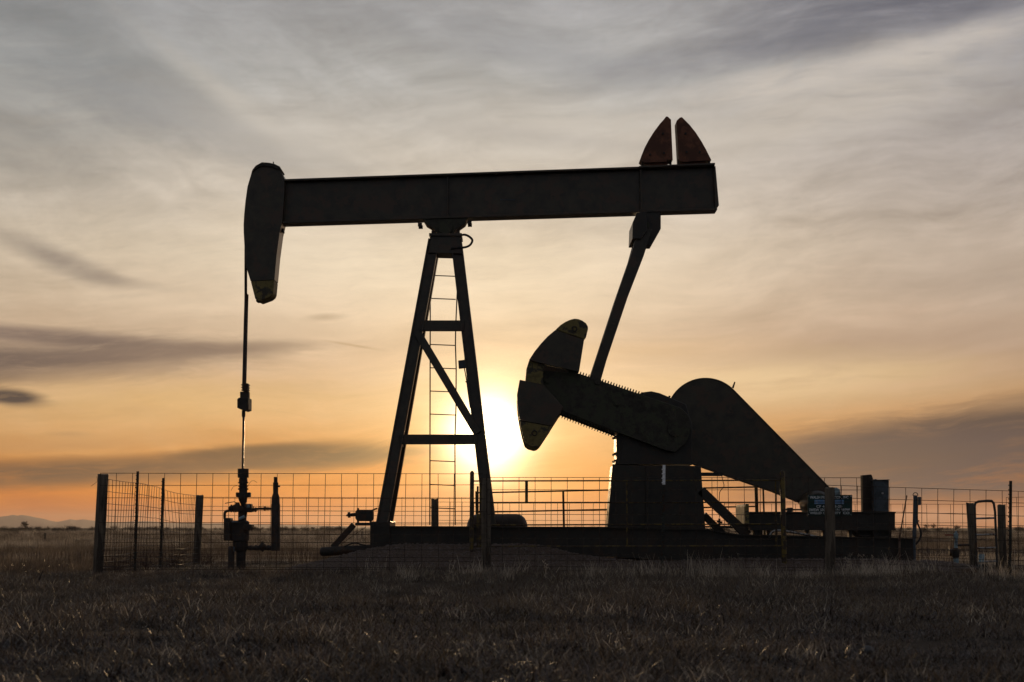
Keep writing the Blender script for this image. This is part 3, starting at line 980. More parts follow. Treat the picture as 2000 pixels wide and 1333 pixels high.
link('stand_rib', prism_bm([(1262, 912), (1268, 912), (1268, 1055), (1262, 1055)], 24.60, 24.58, 24.618), 'base', parent=st)
link('stand_brace', beam_bm(P(1368, 958, 24.7), P(1460, 1046, 24.7), 0.16, 0.13, side=(0, 1, 0)), 'base', parent=st)
link('stand_brace', beam_bm(P(1374, 1006, 25.2), P(1412, 1044, 25.2), 0.12, 0.10, side=(0, 1, 0)), 'base', parent=st)
link('guard_bracket', box_px(1365, 1412, 923, 930, 25.3, 25.34, 25.44), 'base', parent=st)

# -- belt guard and motor
def arc(cx, cy, r, a0, a1, n):
    return [(cx + r * math.cos(math.radians(a0 + (a1 - a0) * k / n)), cy - r * math.sin(math.radians(a0 + (a1 - a0) * k / n))) for k in range(n + 1)]
bgp = arc(1378, 816, 76, 165, 44, 22) + [(1619, 953), (1624, 960), (1624, 972), (1614, 984), (1600, 988), (1572, 985), (1512, 961), (1410, 926), (1345, 903)] + [(1312, 880)]
bgd = link('belt_guard', prism_bm(bgp, 25.46, 25.46, 25.74), 'unit', bevel=0.008)
link('guard_rim', tube_bm([P(x, y, 25.46) for x, y in arc(1378, 816, 76.4, 165, 44, 22)] + [P(1619, 952.5, 25.46)], 0.012, 6), 'unit', parent=bgd)
link('guard_clip', prism_bm([(1430, 757), (1434.5, 746), (1436.5, 747), (1433, 759)], 25.5, 25.5, 25.54), 'black', parent=bgd)
link('guard_clip', prism_bm([(1304, 779), (1306.5, 773), (1310, 774), (1308, 780)], 25.5, 25.5, 25.54), 'black', parent=bgd)
mp_ = P(1598, 984, 24.85)
bm = tube_bm([Vector((mp_.x, 24.80, mp_.z)), Vector((mp_.x, 24.86, mp_.z)), Vector((mp_.x, 25.36, mp_.z)), Vector((mp_.x, 25.42, mp_.z))], [0.15, 0.19, 0.19, 0.12], 20)
mo_ = link('electric_motor', bm, 'unit', smooth=True)
link('motor_box', prism_bm([(1629, 957), (1634, 952), (1641, 956), (1642.5, 967), (1631, 968)], 24.9, 24.92, 25.10), 'paleblue', parent=mo_, bevel=0.006, label='small pale blue terminal box on the motor')
link('motor_foot', box_px(1575, 1622, 1001, 1005, 24.8, 24.85, 25.35), 'unit', parent=mo_)
link('tension_bolt', tube_bm([P(1528, 996, 24.7), P(1566, 996, 24.7)], 0.012, 8), 'black', parent=mo_)
link('bolt_block', box_px(1538, 1548, 992, 1002, 24.66, 24.66, 24.76), 'black', parent=mo_)
for k, x in enumerate((1556, 1559.5, 1563, 1566.5)):
    link('v_belt', tube_bm([P(x, 976 + k * 2.2, 25.45), P(x + 9, 991 + k * 2.2, 25.45)], 0.008, 6), 'rubber', parent=bgd)
# hanging cable and little riser under the guard
link('hanging_cable', tube_bm(smooth_path([P(1409, 927, 25.36), P(1412, 940, 25.36), P(1414, 950, 25.36), P(1408, 958, 25.36), P(1405, 968, 25.36), P(1405, 1012, 25.36)]), 0.006, 6), 'rubber')
link('hanging_cable', tube_bm([P(1401, 929, 25.36), P(1401, 975, 25.36)], 0.004, 6), 'rubber')
bm = tube_bm([P(1405, 1044, 25.3), P(1405, 1013, 25.3)], 0.016, 8)
tube_bm([P(1396, 1029, 25.3), P(1436, 1031, 25.3)], 0.014, 8, bm)
link('grease_line', bm, 'black')
bm = tube_bm([P(1400, 1019, 25.3), P(1411, 1021, 25.3)], 0.016, 8)
link('line_valve', bm, 'black')

# ================================================================ wellhead
WD = 25.0
wl = thing('wellhead', 'dark wellhead with stacked flanges and side vessel under the polished rod', 'wellhead', (P(472, 1100, WD).x, WD, top_h(P(472, 1100, WD).x, WD)))
zg = top_h(wl.location.x, WD)
def pyof(z, D): # pixel row of a height
    return 1031.5 - (z - CAM_Z) * F / D
pg = pyof(zg, WD)
link('stuffing_box', turned(WD, [(475, 916, 10.8), (475, 933.5, 10.8)], 16), 'black', smooth=True)
link('packing_gland', turned(WD, [(475, 933.5, 7.5), (475, 938, 8.5), (475, 942, 8.5), (475, 942.2, 10.2), (475, 944.5, 10.2), (475, 944.7, 7.6), (475, 949, 7.6), (475, 949.2, 9.8), (475, 951, 9.8), (475, 951.2, 8), (475, 954, 8), (475, 954.2, 10.2), (475, 957, 10.2), (475, 957.2, 8), (475, 963, 8)], 20), 'black', smooth=True)
cl = link('clamp', turned(WD, [(474.5, 962.5, 10), (474.5, 971.5, 11)], 16), 'black', smooth=True)
for px in (463, 486):
    link('clamp_lug', box_px(px - 2.6, px + 2.6, 962, 971, 24.95, 24.95, 25.05), 'black', parent=cl, bevel=0.008)
link('reducer_cone', turned(WD, [(474.3, 971.5, 9), (474.5, 978, 8), (475, 985, 5), (475.2, 992, 4)], 16), 'black', smooth=True)
link('tee', turned(WD, [(474, 990, 8), (474, 1003, 9), (473, 1016, 8), (473, 1024, 9)], 16), 'black', smooth=True)
vb = link('valve_block', box_px(479.5, 490.5, 984.5, 1001, 24.86, 24.86, 25.02), 'black', bevel=0.008)
link('valve_plate', box_px(481.5, 487.5, 986, 992, 24.85, 24.848, 24.858), 'paleblue', parent=vb, label='small pale blue plate on the valve block')
vp = link('left_valve', tube_bm([P(447, 996, 24.95), P(452, 994, 24.95), P(457, 993.5, 24.95), P(466, 993.5, 24.95), P(474, 996, 24.97)], [0.035, 0.05, 0.045, 0.055, 0.045], 14), 'black', smooth=True)
link('valve_bonnet', turned(24.93, [(464, 981.5, 3.5), (464, 986, 5), (464, 996, 6)], 14), 'black', smooth=True, parent=vp)
link('valve_lever', tube_bm([P(439.6, 983.6, 24.9), P(450, 981.6, 24.9), P(457.6, 980.4, 24.9), P(462.5, 983.5, 24.93)], 0.0065, 6), 'black', parent=vp)
for x in (452, 457, 461):
    a = P(x, 993.5, 24.95)
    link('valve_ring', tube_bm([a - Vector((0.008, 0, 0)), a + Vector((0.008, 0, 0))], 0.058, 14), 'black', parent=vp)
link('elbow_pipe', tube_bm(smooth_path([P(448, 998, 24.95), P(442, 999, 24.95), P(439, 1003, 24.95), P(438.8, 1014, 24.95)]), 0.02, 10), 'black', smooth=True)
link('meter_box', box_px(436.7, 450, 1012, 1056.5, 24.86, 24.86, 25.1), 'black', bevel=0.008)
link('casing_head', turned(WD, [(466.5, 1017, 16), (466.5, 1020, 20.5), (466.5, 1056, 20), (466.5, 1057, 14)], 20), 'black', smooth=True)
link('meter_glass', turned(24.82, [(459, 1021.5, 7.5), (459, 1019.3, 7), (459, 1018.6, 4)], 16), 'grey', smooth=True)
link('side_flange', prism_bm([(477, 1024), (491.5, 1024.5), (491.5, 1030), (487, 1036.5), (477, 1036.5)], 24.88, 24.88, 25.12), 'black', bevel=0.006)
link('casing', turned(WD, [(469.5, 1055, 15), (469.5, 1072, 14.5), (470.5, 1078, 9.5), (470.5, pg + 4, 8.8)], 18), 'black', smooth=True)
link('riser_pipe', turned(24.85, [(451.5, 1066.5, 1), (451.5, 1067.5, 4), (451.5, 1070, 6), (451.5, 1076, 6.4), (451.5, pg + 3, 6)], 16), 'black', smooth=True)
link('bright_collar', turned(24.8, [(457, 1068, 1.8), (457.5, 1078, 1.8)], 10), 'grey', smooth=True)
link('bright_fitting', tube_bm([P(467, 1014, 24.84), P(478, 1009, 24.84)], 0.022, 10), 'paleblue', smooth=True, label='pale fitting in the middle of the valve cluster')
lp = link('flow_pipe', tube_bm([P(484, 1070.5, WD), P(531, 1070.5, WD)], 0.030, 12), 'black', smooth=True)
a = P(513, 1069, WD)
link('check_valve', lathe_bm([(a + Vector((-0.055, 0, 0)), 0.032), (a + Vector((-0.025, 0, 0)), 0.055), (a + Vector((0.015, 0, 0)), 0.06), (a + Vector((0.05, 0, 0)), 0.032)], 14), 'black', smooth=True, parent=lp)
link('valve_cap', turned(WD, [(512.5, 1057.5, 1.5), (512.5, 1064, 4.5)], 12), 'black', smooth=True, parent=lp)
link('valve_nub', turned(WD, [(513, 1072, 3.4), (513, 1078, 2)], 12), 'black', smooth=True, parent=lp)
for x in (490, 500, 524):
    a = P(x, 1070.5, WD)
    link('pipe_collar', tube_bm([a - Vector((0.018, 0, 0)), a + Vector((0.018, 0, 0))], 0.040, 12), 'black', parent=lp, smooth=True)
up = link('gas_pipe', tube_bm([P(488, 998, WD), P(497, 996, WD), P(505, 994, WD), P(531, 994, WD)], 0.0185, 10), 'black', smooth=True)
for x, y, r in ((494, 996.5, 0.03), (499, 996, 0.034), (517, 994, 0.026), (523, 994, 0.022)):
    a = P(x, y, WD)
    link('pipe_collar', tube_bm([a - Vector((0.014, 0, 0)), a + Vector((0.014, 0, 0))], r, 12), 'black', parent=up, smooth=True)
link('pipe_lever', tube_bm([P(505, 990.5, 24.96), P(514, 989, 24.96), P(520, 991, 24.96)], 0.005, 6), 'black', parent=up)
link('pipe_lever', tube_bm([P(495, 990, 24.96), P(495.5, 996, 24.96)], 0.008, 6), 'black', parent=up)
vs_ = link('separator_vessel', turned(WD, [(538.3, 1076.3, 8.8), (538.3, 986, 8.8), (538.3, 985, 8.2), (538.3, 975, 7.9), (538.3, 970, 7.2), (538.3, 962, 4.4)], 20), 'black', smooth=True)
link('vessel_neck', turned(WD, [(538.3, 963, 5), (538.4, 943, 5.3), (538.4, 942.5, 3.8), (538.4, 932, 3.7)], 14), 'black', smooth=True, parent=vs_)
link('vessel_plug', tube_bm([P(542, 950.5, WD), P(547, 950.5, WD)], 0.012, 8), 'black', parent=vs_)
link('loose_wire', tube_bm(smooth_path([P(484, 950, 24.9), P(490, 941, 24.9), P(496, 939.5, 24.9), P(502, 943, 24.9)]), 0.0025, 4), 'wire')
link('loose_wire', tube_bm(smooth_path([P(463, 949, 24.9), P(456, 951, 24.9), P(451, 959, 24.9)]), 0.0025, 4), 'wire')

# ================================================================ chemical pump on a bracket at the skid's end
cp_loc = P(690, 1080, 24.6)
cpmp = thing('chemical_pump', 'small boxy pump on a slanting strut at the left end of the skid', 'pump', (cp_loc.x, 24.6, top_h(cp_loc.x, 24.6)))
link('pump_body', prism_bm([(694, 1000), (697, 996), (727, 996), (728, 1000), (728, 1014), (724.5, 1018.5), (698, 1018.5), (694, 1013)], 24.5, 24.5, 24.72), 'black', bevel=0.006)
link('pump_knob', turned(24.6, [(699.5, 996.5, 1.6), (699.5, 994.5, 2.2), (699.5, 992.6, 1.2)], 10), 'black', smooth=True)
a, b = P(694.5, 1005.5, 24.6), P(676, 1008, 24.6)
link('nozzle', tube_bm([P(695, 1005.5, 24.6), P(686, 1006, 24.6), P(684.4, 1006, 24.6)], [0.027, 0.025, 0.016], 12), 'black', smooth=True)
link('handwheel', tube_bm([P(684.4, 1006, 24.6), P(679.5, 1006.4, 24.6)], 0.042, 14), 'black', smooth=True)
link('nozzle_tip', tube_bm([P(679.5, 1006.6, 24.6), P(675.5, 1008, 24.6)], [0.018, 0.006], 8), 'black', smooth=True)
link('bracket', box_px(693.5, 726, 1022, 1027.2, 24.5, 24.5, 24.7), 'black', bevel=0.004)
for x in (699, 723.5):
    link('bracket_bolt', box_px(x - 1.8, x + 1.8, 1017, 1023, 24.55, 24.55, 24.6), 'black')
link('strut', beam_bm(P(691.5, 1025, 24.6), P(650, 1070, 24.6), 0.06, 0.085, side=(0, 1, 0)), 'black', bevel=0.004)
link('stay_wire', tube_bm([P(714, 1030, 24.6), P(668, 1062, 24.6)], 0.004, 6), 'wire')
link('outlet_pipe', tube_bm([P(726, 998, 24.62), P(732, 995, 24.62), P(737, 993.5, 24.62)], 0.012, 8), 'black', smooth=True)

a, b = P(629, 1078, 24.55), P(727, 1073, 24.55)
bm = tube_bm([a - (b - a).normalized() * 0.03, a - (b - a).normalized() * 0.015, a, b], [0.035, 0.055, 0.066, 0.066], 18)
single('ground_pipe', bm, 'black', 'short thick dark pipe lying on the gravel in front of the slanting strut', 'pipe', smooth=True)
bm = tube_bm(smooth_path([P(672, 1068.6, 24.46), P(684, 1063, 24.46), P(694, 1061, 24.46), P(704, 1063.5, 24.46), P(716, 1066.5, 24.46)]), 0.011, 8)
single('hose', bm, 'rubber', 'black hose looped over the thick pipe below the small pump', 'hose', smooth=True)

# ================================================================ guard rails beside the cranks
GD = 23.4
gr0 = P(922, 1085, GD)
g1 = thing('guard_rail', 'long yellow tubular guard rail in front of the reducer stand, nearer the camera', 'guard rail', (gr0.x, GD, top_h(gr0.x, GD)), 'yellow crank guards')
for px, yt, hw in ((922, 920, 4.2), (1528, 920, 5)):
    gz = top_h(P(px, 1080, GD).x, GD) - 0.1
    top = P(px, yt + 4, GD)
    r = M(hw, GD)
    link('guard_post', tube_bm([Vector((top.x - 0.006 * (1 if px < 1000 else -1), GD, gz)), top, top + Vector((0, 0, r * 0.6)), top + Vector((0, 0, r * 0.95))], [r, r, r * 0.75, r * 0.25], 14), 'rail', smooth=True)
for ya, yb in ((940, 938.5), (982.6, 981.5), (1026, 1024), (1068, 1066.5)):
    link('guard_bar', tube_bm([P(924, ya, GD), P(1526, yb, GD)], 0.0105, 10), 'rail', smooth=True)
for px, ya, yb, hw in ((1224, 939, 1067, 1.5), (1515, 940, 1066, 1.6)):
    link('guard_stay', tube_bm([P(px, ya, GD), P(px + 1, yb, GD)], M(hw, GD), 8), 'rail', smooth=True)
link('hinge_plate', box_px(1025.5, 1031.3, 940, 982, GD - 0.02, GD - 0.025, GD - 0.015), 'rail')
for px, ya, yb, hw in ((933, 950, 1068, 2.0), (938.5, 934, 1068, 2.4)):
    link('guard_stay', box_px(px - hw, px + hw, ya, yb, GD, GD - 0.012, GD + 0.012), 'rail')
GF = 26.7
gr1 = P(1000, 1060, GF)
g2 = thing('guard_rail', 'yellow tubular guard rail behind the reducer stand, sloping up to the right', 'guard rail', (gr1.x, GF, top_h(gr1.x, GF)), 'yellow crank guards')
for ya, yb in ((963, 951.5), (1001, 989.5), (1034, 1028)):
    link('guard_bar', tube_bm([P(930, ya, GF), P(1478, yb, GF)], 0.0125, 10), 'rail', smooth=True)
for px, ya, hw in ((930, 960, 2), (1100, 960, 2.2), (1476.5, 946, 3.4), (1490.5, 952, 1.8)):
    t = P(px, ya, GF); gz = top_h(t.x, GF) - 0.05
    link('guard_post', tube_bm([Vector((t.x + 0.02, GF, gz)), t], M(hw, GF), 10), 'rail', smooth=True)

# ================================================================ drum behind the skid
dc = P(971, 1039, 26.0)
zr = 0.29
dz = top_h(dc.x, 26.0) + zr - 0.005
hw = M(59, 26.0)
dr = thing('steel_tank', 'rusty round-ended steel tank lying on its side behind the skid', 'tank', (dc.x, 26.0, dz - zr))
ax = Vector((1, 0, 0))
c0 = Vector((dc.x, 26.0, dz))
link('tank_shell', tube_bm([c0 + ax * k for k in (-hw, -hw + 0.012, -hw + 0.04, -hw + 0.09, -hw + 0.16, hw - 0.16, hw - 0.09, hw - 0.04, hw - 0.012, hw)], [zr * k for k in (0.35, 0.56, 0.76, 0.91, 0.985, 0.985, 0.91, 0.76, 0.56, 0.35)], 32), 'drum', smooth=True)
for f in (-0.35, 0.35):
    link('tank_band', tube_bm([c0 + ax * (f * hw - 0.012), c0 + ax * f * hw, c0 + ax * (f * hw + 0.012)], [zr * 0.985, zr * 1.0, zr * 0.985], 32), 'drum', smooth=True)
# ================================================================ wire fence
WIRE_R = 0.0036
def mesh_tube(name, a, b, r, m, seg=5):
    bm = tube_bm([a, b], r, seg)
    me = bpy.data.meshes.new(name)
    bm.to_mesh(me); bm.free()
    me.materials.append(MT[m])
    return me
ROWS = [0, .155, .31, .465, .62, .765, .87, .965, 1.045, 1.115, 1.17, 1.21]
PANEL_H, PANEL_L = ROWS[-1], 4.877
v_wire = mesh_tube('vertical_wire', Vector((0, 0, 0)), Vector((0, 0, -PANEL_H)), WIRE_R, 'wire')
h_wire = mesh_tube('horizontal_wire', Vector((0, 0, 0)), Vector((PANEL_L, 0, 0)), WIRE_R, 'wire')
def panel(label, origin, yaw=0.0, roll=0.0, length=PANEL_L, group='welded wire fence panels'):
    """stiff welded stock panel; origin is the top left corner"""
    t = thing('fence_panel', label, 'fence', origin, group)
    t.rotation_euler = (0, roll, yaw)
    n = int(round(length / 0.2032))
    for k in range(n + 1):
        o = bpy.data.objects.new('vertical_wire', v_wire)
        COL.objects.link(o); o.parent = t
        o.location = (k * 0.2032, 0.003, 0.0)
        o.rotation_euler = (random.gauss(0, 0.008), random.gauss(0, 0.007), 0)
    for h in ROWS:
        o = bpy.data.objects.new('horizontal_wire', h_wire)
        COL.objects.link(o); o.parent = t
        o.location = (0, -0.003, -h)
        o.scale.x = n * 0.2032 / PANEL_L
        o.rotation_euler = (0, random.gauss(0, 0.0018), random.gauss(0, 0.002))
    return t
ND, RD = 21.4, 28.9
panel('front fence panel at the left, between the leaning corner post and the middle wooden post', P(196, 924.6, ND), 0.0, 0.0010)
panel('front fence panel in the middle, across the reducer stand', P(951, 933.0, ND + 0.02), 0.0, 0.0002)
panel('front fence panel at the right, its top edge sagging to the right', P(1612, 948.0, ND + 0.04), 0.0, 0.031, 4.27)
panel('rear fence panel at the left, behind the wellhead', P(389, 971.5, RD), 0.0, 0.0006)
panel('rear fence panel behind the ladder and the small lying tank', P(856, 981, RD + 0.02), 0.0, 0.0, 4.877)
panel('rear fence panel at the right, behind the motor bed and conduit post', P(1414, 984.5, RD + 0.03), 0.0, 0.002, 4.27)
ps = P(1965, 972, 28.3)
panel('fence panel at the far right edge, angling toward the camera past the tall steel post', ps, math.radians(-52), 0.0, 3.66)

# bent side run on the left: loose netting following its posts
side_pts = [(205, 21.46, 935.5), (268, 23.7, 944.0), (318, 25.5, 953.5), (388, 28.85, 972.5)]
base_pts = []
for px, D, py in side_pts:
    p = P(px, py, D)
    base_pts.append(p)
path = []
for (p, q) in zip(base_pts, base_pts[1:]):
    n = 40
    for k in range(n):
        path.append(p + (q - p) * (k / n))
path.append(base_pts[-1])
total = sum((b - a).length for a, b in zip(path, path[1:]))
def at_len(s):
    acc = 0
    for a, b in zip(path, path[1:]):
        l = (b - a).length
        if acc + l >= s:
            return a + (b - a) * ((s - acc) / l)
        acc += l
    return path[-1].copy()
def warp(p, h):
    """billow and sag of the old side run between its posts"""
    t = (p.y - 21.4) / 7.5
    bx = 0.06 * math.sin(t * 9.0 + h * 1.5) * math.sin(max(0, min(1, t)) * math.pi) + 0.012 * math.sin(t * 17 + h * 3)
    bz = -0.022 * math.sin(t * 11.0) * (1.0 if t > 0.5 else 0.4)
    return Vector((p.x + bx, p.y, p.z + bz - h))
sf = thing('fence_panel', 'buckled wire fence run on the left side, going back from the leaning corner post', 'fence', (base_pts[0].x, base_pts[0].y, top_h(base_pts[0].x, base_pts[0].y)), 'welded wire fence panels')
n = int(total / 0.2032)
for k in range(n + 1):
    p = at_len(k * 0.2032)
    link('vertical_wire', tube_bm([warp(p, h * 0.12) for h in range(0, 11, 2)], WIRE_R, 5), 'wire')
for h in ROWS[:-1]:
    link('horizontal_wire', tube_bm([warp(p, h) for p in path[::3]], WIRE_R, 5), 'wire')
bm = tube_bm(smooth_path([P(189, 931, ND), P(190, 940, ND), P(186, 944, ND), P(178, 950, ND)]), 0.0022, 4)
link('loose_wire', bm, 'wire')

# ---------------------------------------------------------------- posts
def post(name, label, top, bot, D, m='wood', group='wooden fence posts', cat='post', seg=14, gap=0.1):
    (tx0, tx1, ty), (bx0, bx1, by) = top, bot
    a = P((tx0 + tx1) / 2, ty, D); b = P((bx0 + bx1) / 2, by, D)
    ra, rb = M((tx1 - tx0) / 2, D), M((bx1 - bx0) / 2, D)
    g = top_h(b.x, D) - gap
    d = (b - a)
    b = a + d * ((a.z - g) / (a.z - b.z))
    bm = bmesh.new()
    rings = []
    R = 12
    sd = random.random() * 50
    for i in range(R + 1):
        t = i / R
        c = a + (b - a) * t
        r = ra + (rb - ra) * t
        ring = []
        for k in range(seg):
            an = 2 * math.pi * k / seg
            rr = r * (1 + 0.06 * mnoise.noise(Vector((math.cos(an) * 1.5, math.sin(an) * 1.5, t * 2 + sd))))
            z = 0.02 * mnoise.noise(Vector((math.cos(an), math.sin(an), sd))) if i == 0 else 0
            ring.append(bm.verts.new((c.x + rr * math.cos(an), c.y + rr * math.sin(an), c.z + z)))
        rings.append(ring)
    for p, q in zip(rings, rings[1:]):
        for k in range(seg):
            bm.faces.new((p[k], p[(k + 1) % seg], q[(k + 1) % seg], q[k]))
    bm.faces.new(rings[0]); bm.faces.new(list(reversed(rings[-1])))
    return single(name, bm, m, label, cat, group, smooth=True, loc=(b.x, b.y, g))
post('wooden_post', 'thick leaning wooden corner post at the far left of the fence', (191, 212, 927), (181, 202, 1119), ND + 0.12)
post('wooden_post', 'wooden post in the front fence, in front of the right pump jack leg', (940, 958, 936), (940.5, 959, 1107), ND + 0.1)
post('wooden_post', 'pale wooden post in the front fence, in front of the green sign', (1611, 1630, 953), (1612, 1632, 1108), ND - 0.12)
post('wooden_post', 'wooden post at the rear left corner, left of the wellhead', (383, 397.5, 968), (376, 391, 1100), RD + 0.05)
post('wooden_post', 'short wooden post in the rear fence, standing beside the ladder', (842, 855.5, 974.5), (842, 856, 1060), RD + 0.1)
post('wooden_post', 'leaning wooden post on the left of the small tubular gate', (1887, 1902, 983), (1894, 1908, 1099), 28.4)
post('wooden_post', 'wooden post on the right of the small tubular gate', (1948, 1963.5, 987), (1950.5, 1966.5, 1108), 28.4)

def t_post(label, top, bot, D, tip=None):
    (tx, ty), (bx, by) = top, bot
    a = P(tx, ty, D); b = P(bx, by, D)
    g = top_h(b.x, D) - 0.1
    b = a + (b - a) * ((a.z - g) / (a.z - b.z))
    t = thing('t_post', label, 'post', (b.x, D, g), 'steel T posts')
    def tee(p, q, nm, m, parent=None):
        bm = beam_bm(p, q, 0.036, 0.006, side=(1, 0, 0))
        beam_bm(p + Vector((0, 0.021, 0)), q + Vector((0, 0.021, 0)), 0.006, 0.036, bm, side=(1, 0, 0))
        return link(nm, bm, m, parent)
    if tip:
        c = a + (b - a) * tip
        tee(a, c, 'white_tip', 'white')
        st = tee(c, b, 'stake', 'tpost')
    else:
        st = tee(a, b, 'stake', 'tpost')
    n = int((a - b).length / 0.055)
    for k in range(1, n - 2):
        c = a + (b - a) * (k / n)
        bm = beam_bm(c + Vector((-0.006, -0.004, 0)), c + Vector((-0.006, -0.012, -0.002)), 0.02, 0.014)
        beam_bm(c + Vector((-0.019, 0, 0)), c + Vector((-0.026, -0.002, 0)), 0.012, 0.016, bm)
        link('stud', bm, 'white' if tip and k / n < tip else 'tpost', st)
    return t
t_post('studded steel post in the left side fence, nearer the leaning corner post', (269.2, 921), (263.5, 1112), 23.7)
t_post('studded steel post in the left side fence, further back toward the wellhead', (319, 934), (313.5, 1100), 25.5)
t_post('thin steel post with white painted tip in front of the reducer stand', (1297, 908.5), (1294, 1122), ND - 0.05, 0.165)
t_post('tall thin dark steel post near the right edge of the picture', (1974, 939.5), (1972.5, 1138), 20.9)

# ================================================================ sign on the fence
SD = ND + 0.06
s0, s1 = P(1577, 1007.5, SD), P(1664.5, 967, SD)
sg = thing('well_sign', 'dark green sign with white lettering wired to the front fence', 'sign', ((s0.x + s1.x) / 2, SD, s0.z))
link('sign_plate', box_px(1577, 1664.5, 967, 1008, SD, SD - 0.004, SD + 0.004), 'sign', bevel=0.001)
link('sticker', box_px(1590.5, 1648, 976.6, 985, SD, SD - 0.0075, SD - 0.0055), 'sticker', label='blue and white sticker across the sign')
def lettering(text, x0, x1, yc, hpx, D):
    cu = bpy.data.curves.new('lettering', 'FONT')
    cu.body = text
    cu.extrude = 0.0008
    cu.resolution_u = 3
    cu.offset = 0.018
    tmp = bpy.data.objects.new('lettering_tmp', cu)
    COL.objects.link(tmp)
    bpy.context.view_layer.update()
    dg = bpy.context.evaluated_depsgraph_get()
    me = bpy.data.meshes.new_from_object(tmp.evaluated_get(dg))
    COL.objects.unlink(tmp)
    bpy.data.objects.remove(tmp)
    xs = [v.co.x for v in me.vertices]; ys = [v.co.y for v in me.vertices]
    wx0, wx1 = min(xs), max(xs); wy0, wy1 = min(ys), max(ys)
    A, B = P(x0, yc + hpx / 2, D), P(x1, yc - hpx / 2, D)
    for v in me.vertices:
        v.co = Vector((A.x + (v.co.x - wx0) / (wx1 - wx0) * (B.x - A.x), D - v.co.z, A.z + (v.co.y - wy0) / (wy1 - wy0) * (B.z - A.z))) - Ctx.org
    me.materials.append(MT['letter'])
    o = bpy.data.objects.new('lettering', me)
    COL.objects.link(o)
    o.parent = Ctx.root
    return o
lettering('WALSH PRODUCTION, INC', 1582, 1657, 972.3, 6.4, SD - 0.006)
lettering('CF 4-29  33-20', 1594.5, 1644.5, 989.6, 5.2, SD - 0.006)
lettering('SWSW SEC 29 T11N R60W', 1579.5, 1660, 996.2, 5.4, SD - 0.006)
lettering('WELD COUNTY, CO', 1581.5, 1659, 1002.8, 5.4, SD - 0.006)
for x, y in ((1579, 969), (1662, 969.5), (1579, 1005.5), (1662, 1006)):
    p = P(x, y, SD)
    link('rivet', tube_bm([Vector((p.x, SD - 0.006, p.z)), Vector((p.x, SD + 0.012, p.z))], 0.006, 8), 'white')

# ================================================================ electrical gear at the right
ED = 25.9
e0 = P(1695, 1060, ED)
bm = prism_bm([(1684, 928.5), (1702, 927), (1704, 931), (1706, 1060), (1686.5, 1060)], ED, ED, ED + 0.14)
single('timber_post', bm, 'brown', 'brown squared timber post standing behind the motor bed', 'post', bevel=0.006, loc=(e0.x, ED + 0.07, top_h(e0.x, ED)))
for v in bpy.data.objects['timber_post'].data.vertices:
    if v.co.z < 0.5: v.co.z = -0.05
ep = thing('electrical_cabinet', 'grey metal electrical cabinet fixed beside the brown timber post', 'cabinet', (P(1722, 1000, ED).x, ED, P(1722, 1003, ED).z))
link('cabinet_body', box_px(1707, 1736.5, 939, 1004, ED - 0.16, ED - 0.15, ED + 0.03), 'grey', bevel=0.005)
link('cabinet_lid', prism_bm([(1704.5, 938.6), (1708, 936.4), (1711.5, 936), (1713, 937.4), (1737.5, 936.8), (1737.5, 938.6)], ED - 0.17, ED - 0.17, ED + 0.04), 'grey', bevel=0.002)
link('cabinet_door', box_px(1710, 1734, 944, 1000, ED - 0.16, ED - 0.162, ED - 0.152), 'grey', bevel=0.003)
link('door_latch', box_px(1722, 1725.5, 962, 965.5, ED - 0.17, ED - 0.18, ED - 0.163), 'bare')
link('mount_strap', box_px(1700, 1737, 996, 1000, ED, ED + 0.032, ED + 0.045), 'grey')
for x in (1714, 1730):
    t = P(x, 1003, ED - 0.06)
    link('conduit', tube_bm([t, Vector((t.x, ED - 0.06, top_h(t.x, ED) - 0.05))], 0.03, 10), 'grey', smooth=True)

CD = 24.0
c0 = P(1788, 1100, CD)
ct = thing('conduit_post', 'slim grey conduit post with wire loop on top beside the skid end', 'conduit', (c0.x, CD, top_h(c0.x, CD)))
gz = top_h(c0.x, CD) - 0.05
t1, t2 = P(1787.8, 968, CD), P(1785.8, 1053, CD)
link('meter_tube', tube_bm([t2, t1], M(4.0, CD), 12), 'grey', smooth=True)
link('conduit', tube_bm([Vector((t2.x, CD, gz)), t2], M(2.4, CD), 10), 'grey', smooth=True)
link('outlet_box', box_px(1792.5, 1798, 971, 987, CD, CD - 0.04, CD + 0.04), 'grey', bevel=0.004)
lc = P(1788, 967, CD)
link('wire_loop', tube_bm([lc + Vector((0.034 * math.cos(a), 0, 0.034 * math.sin(a) - 0.002)) for a in [k * math.pi / 10 - 0.3 for k in range(13)]], 0.006, 6), 'rubber', smooth=True)
link('cable', tube_bm(smooth_path([P(1791.5, 986, CD), P(1791.5, 1018, CD), P(1796.5, 1033, CD), P(1798.5, 1043, CD), P(1796, 1054, CD), P(1788.5, 1064, CD)]), 0.013, 8), 'rubber', smooth=True)
link('cable_clip', box_px(1790, 1795, 1016.5, 1019.5, CD, CD - 0.02, CD + 0.02), 'grey')

r1, r2 = P(1771, 968, 24.3), P(1757, 1052.5, 24.3)
bm = tube_bm([r2, P(1757.5, 1046, 24.3), P(1761, 1028, 24.3), r1], [0.02, 0.011, 0.010, 0.009], 8)
tube_bm([r2, Vector((r2.x - 0.01, r2.y, top_h(r2.x, 24.3) - 0.02))], 0.016, 8, bm)
single('lever_rod', bm, 'rustpipe', 'thin rusty rod leaning to the right at the end of the skid', 'rod', smooth=True)

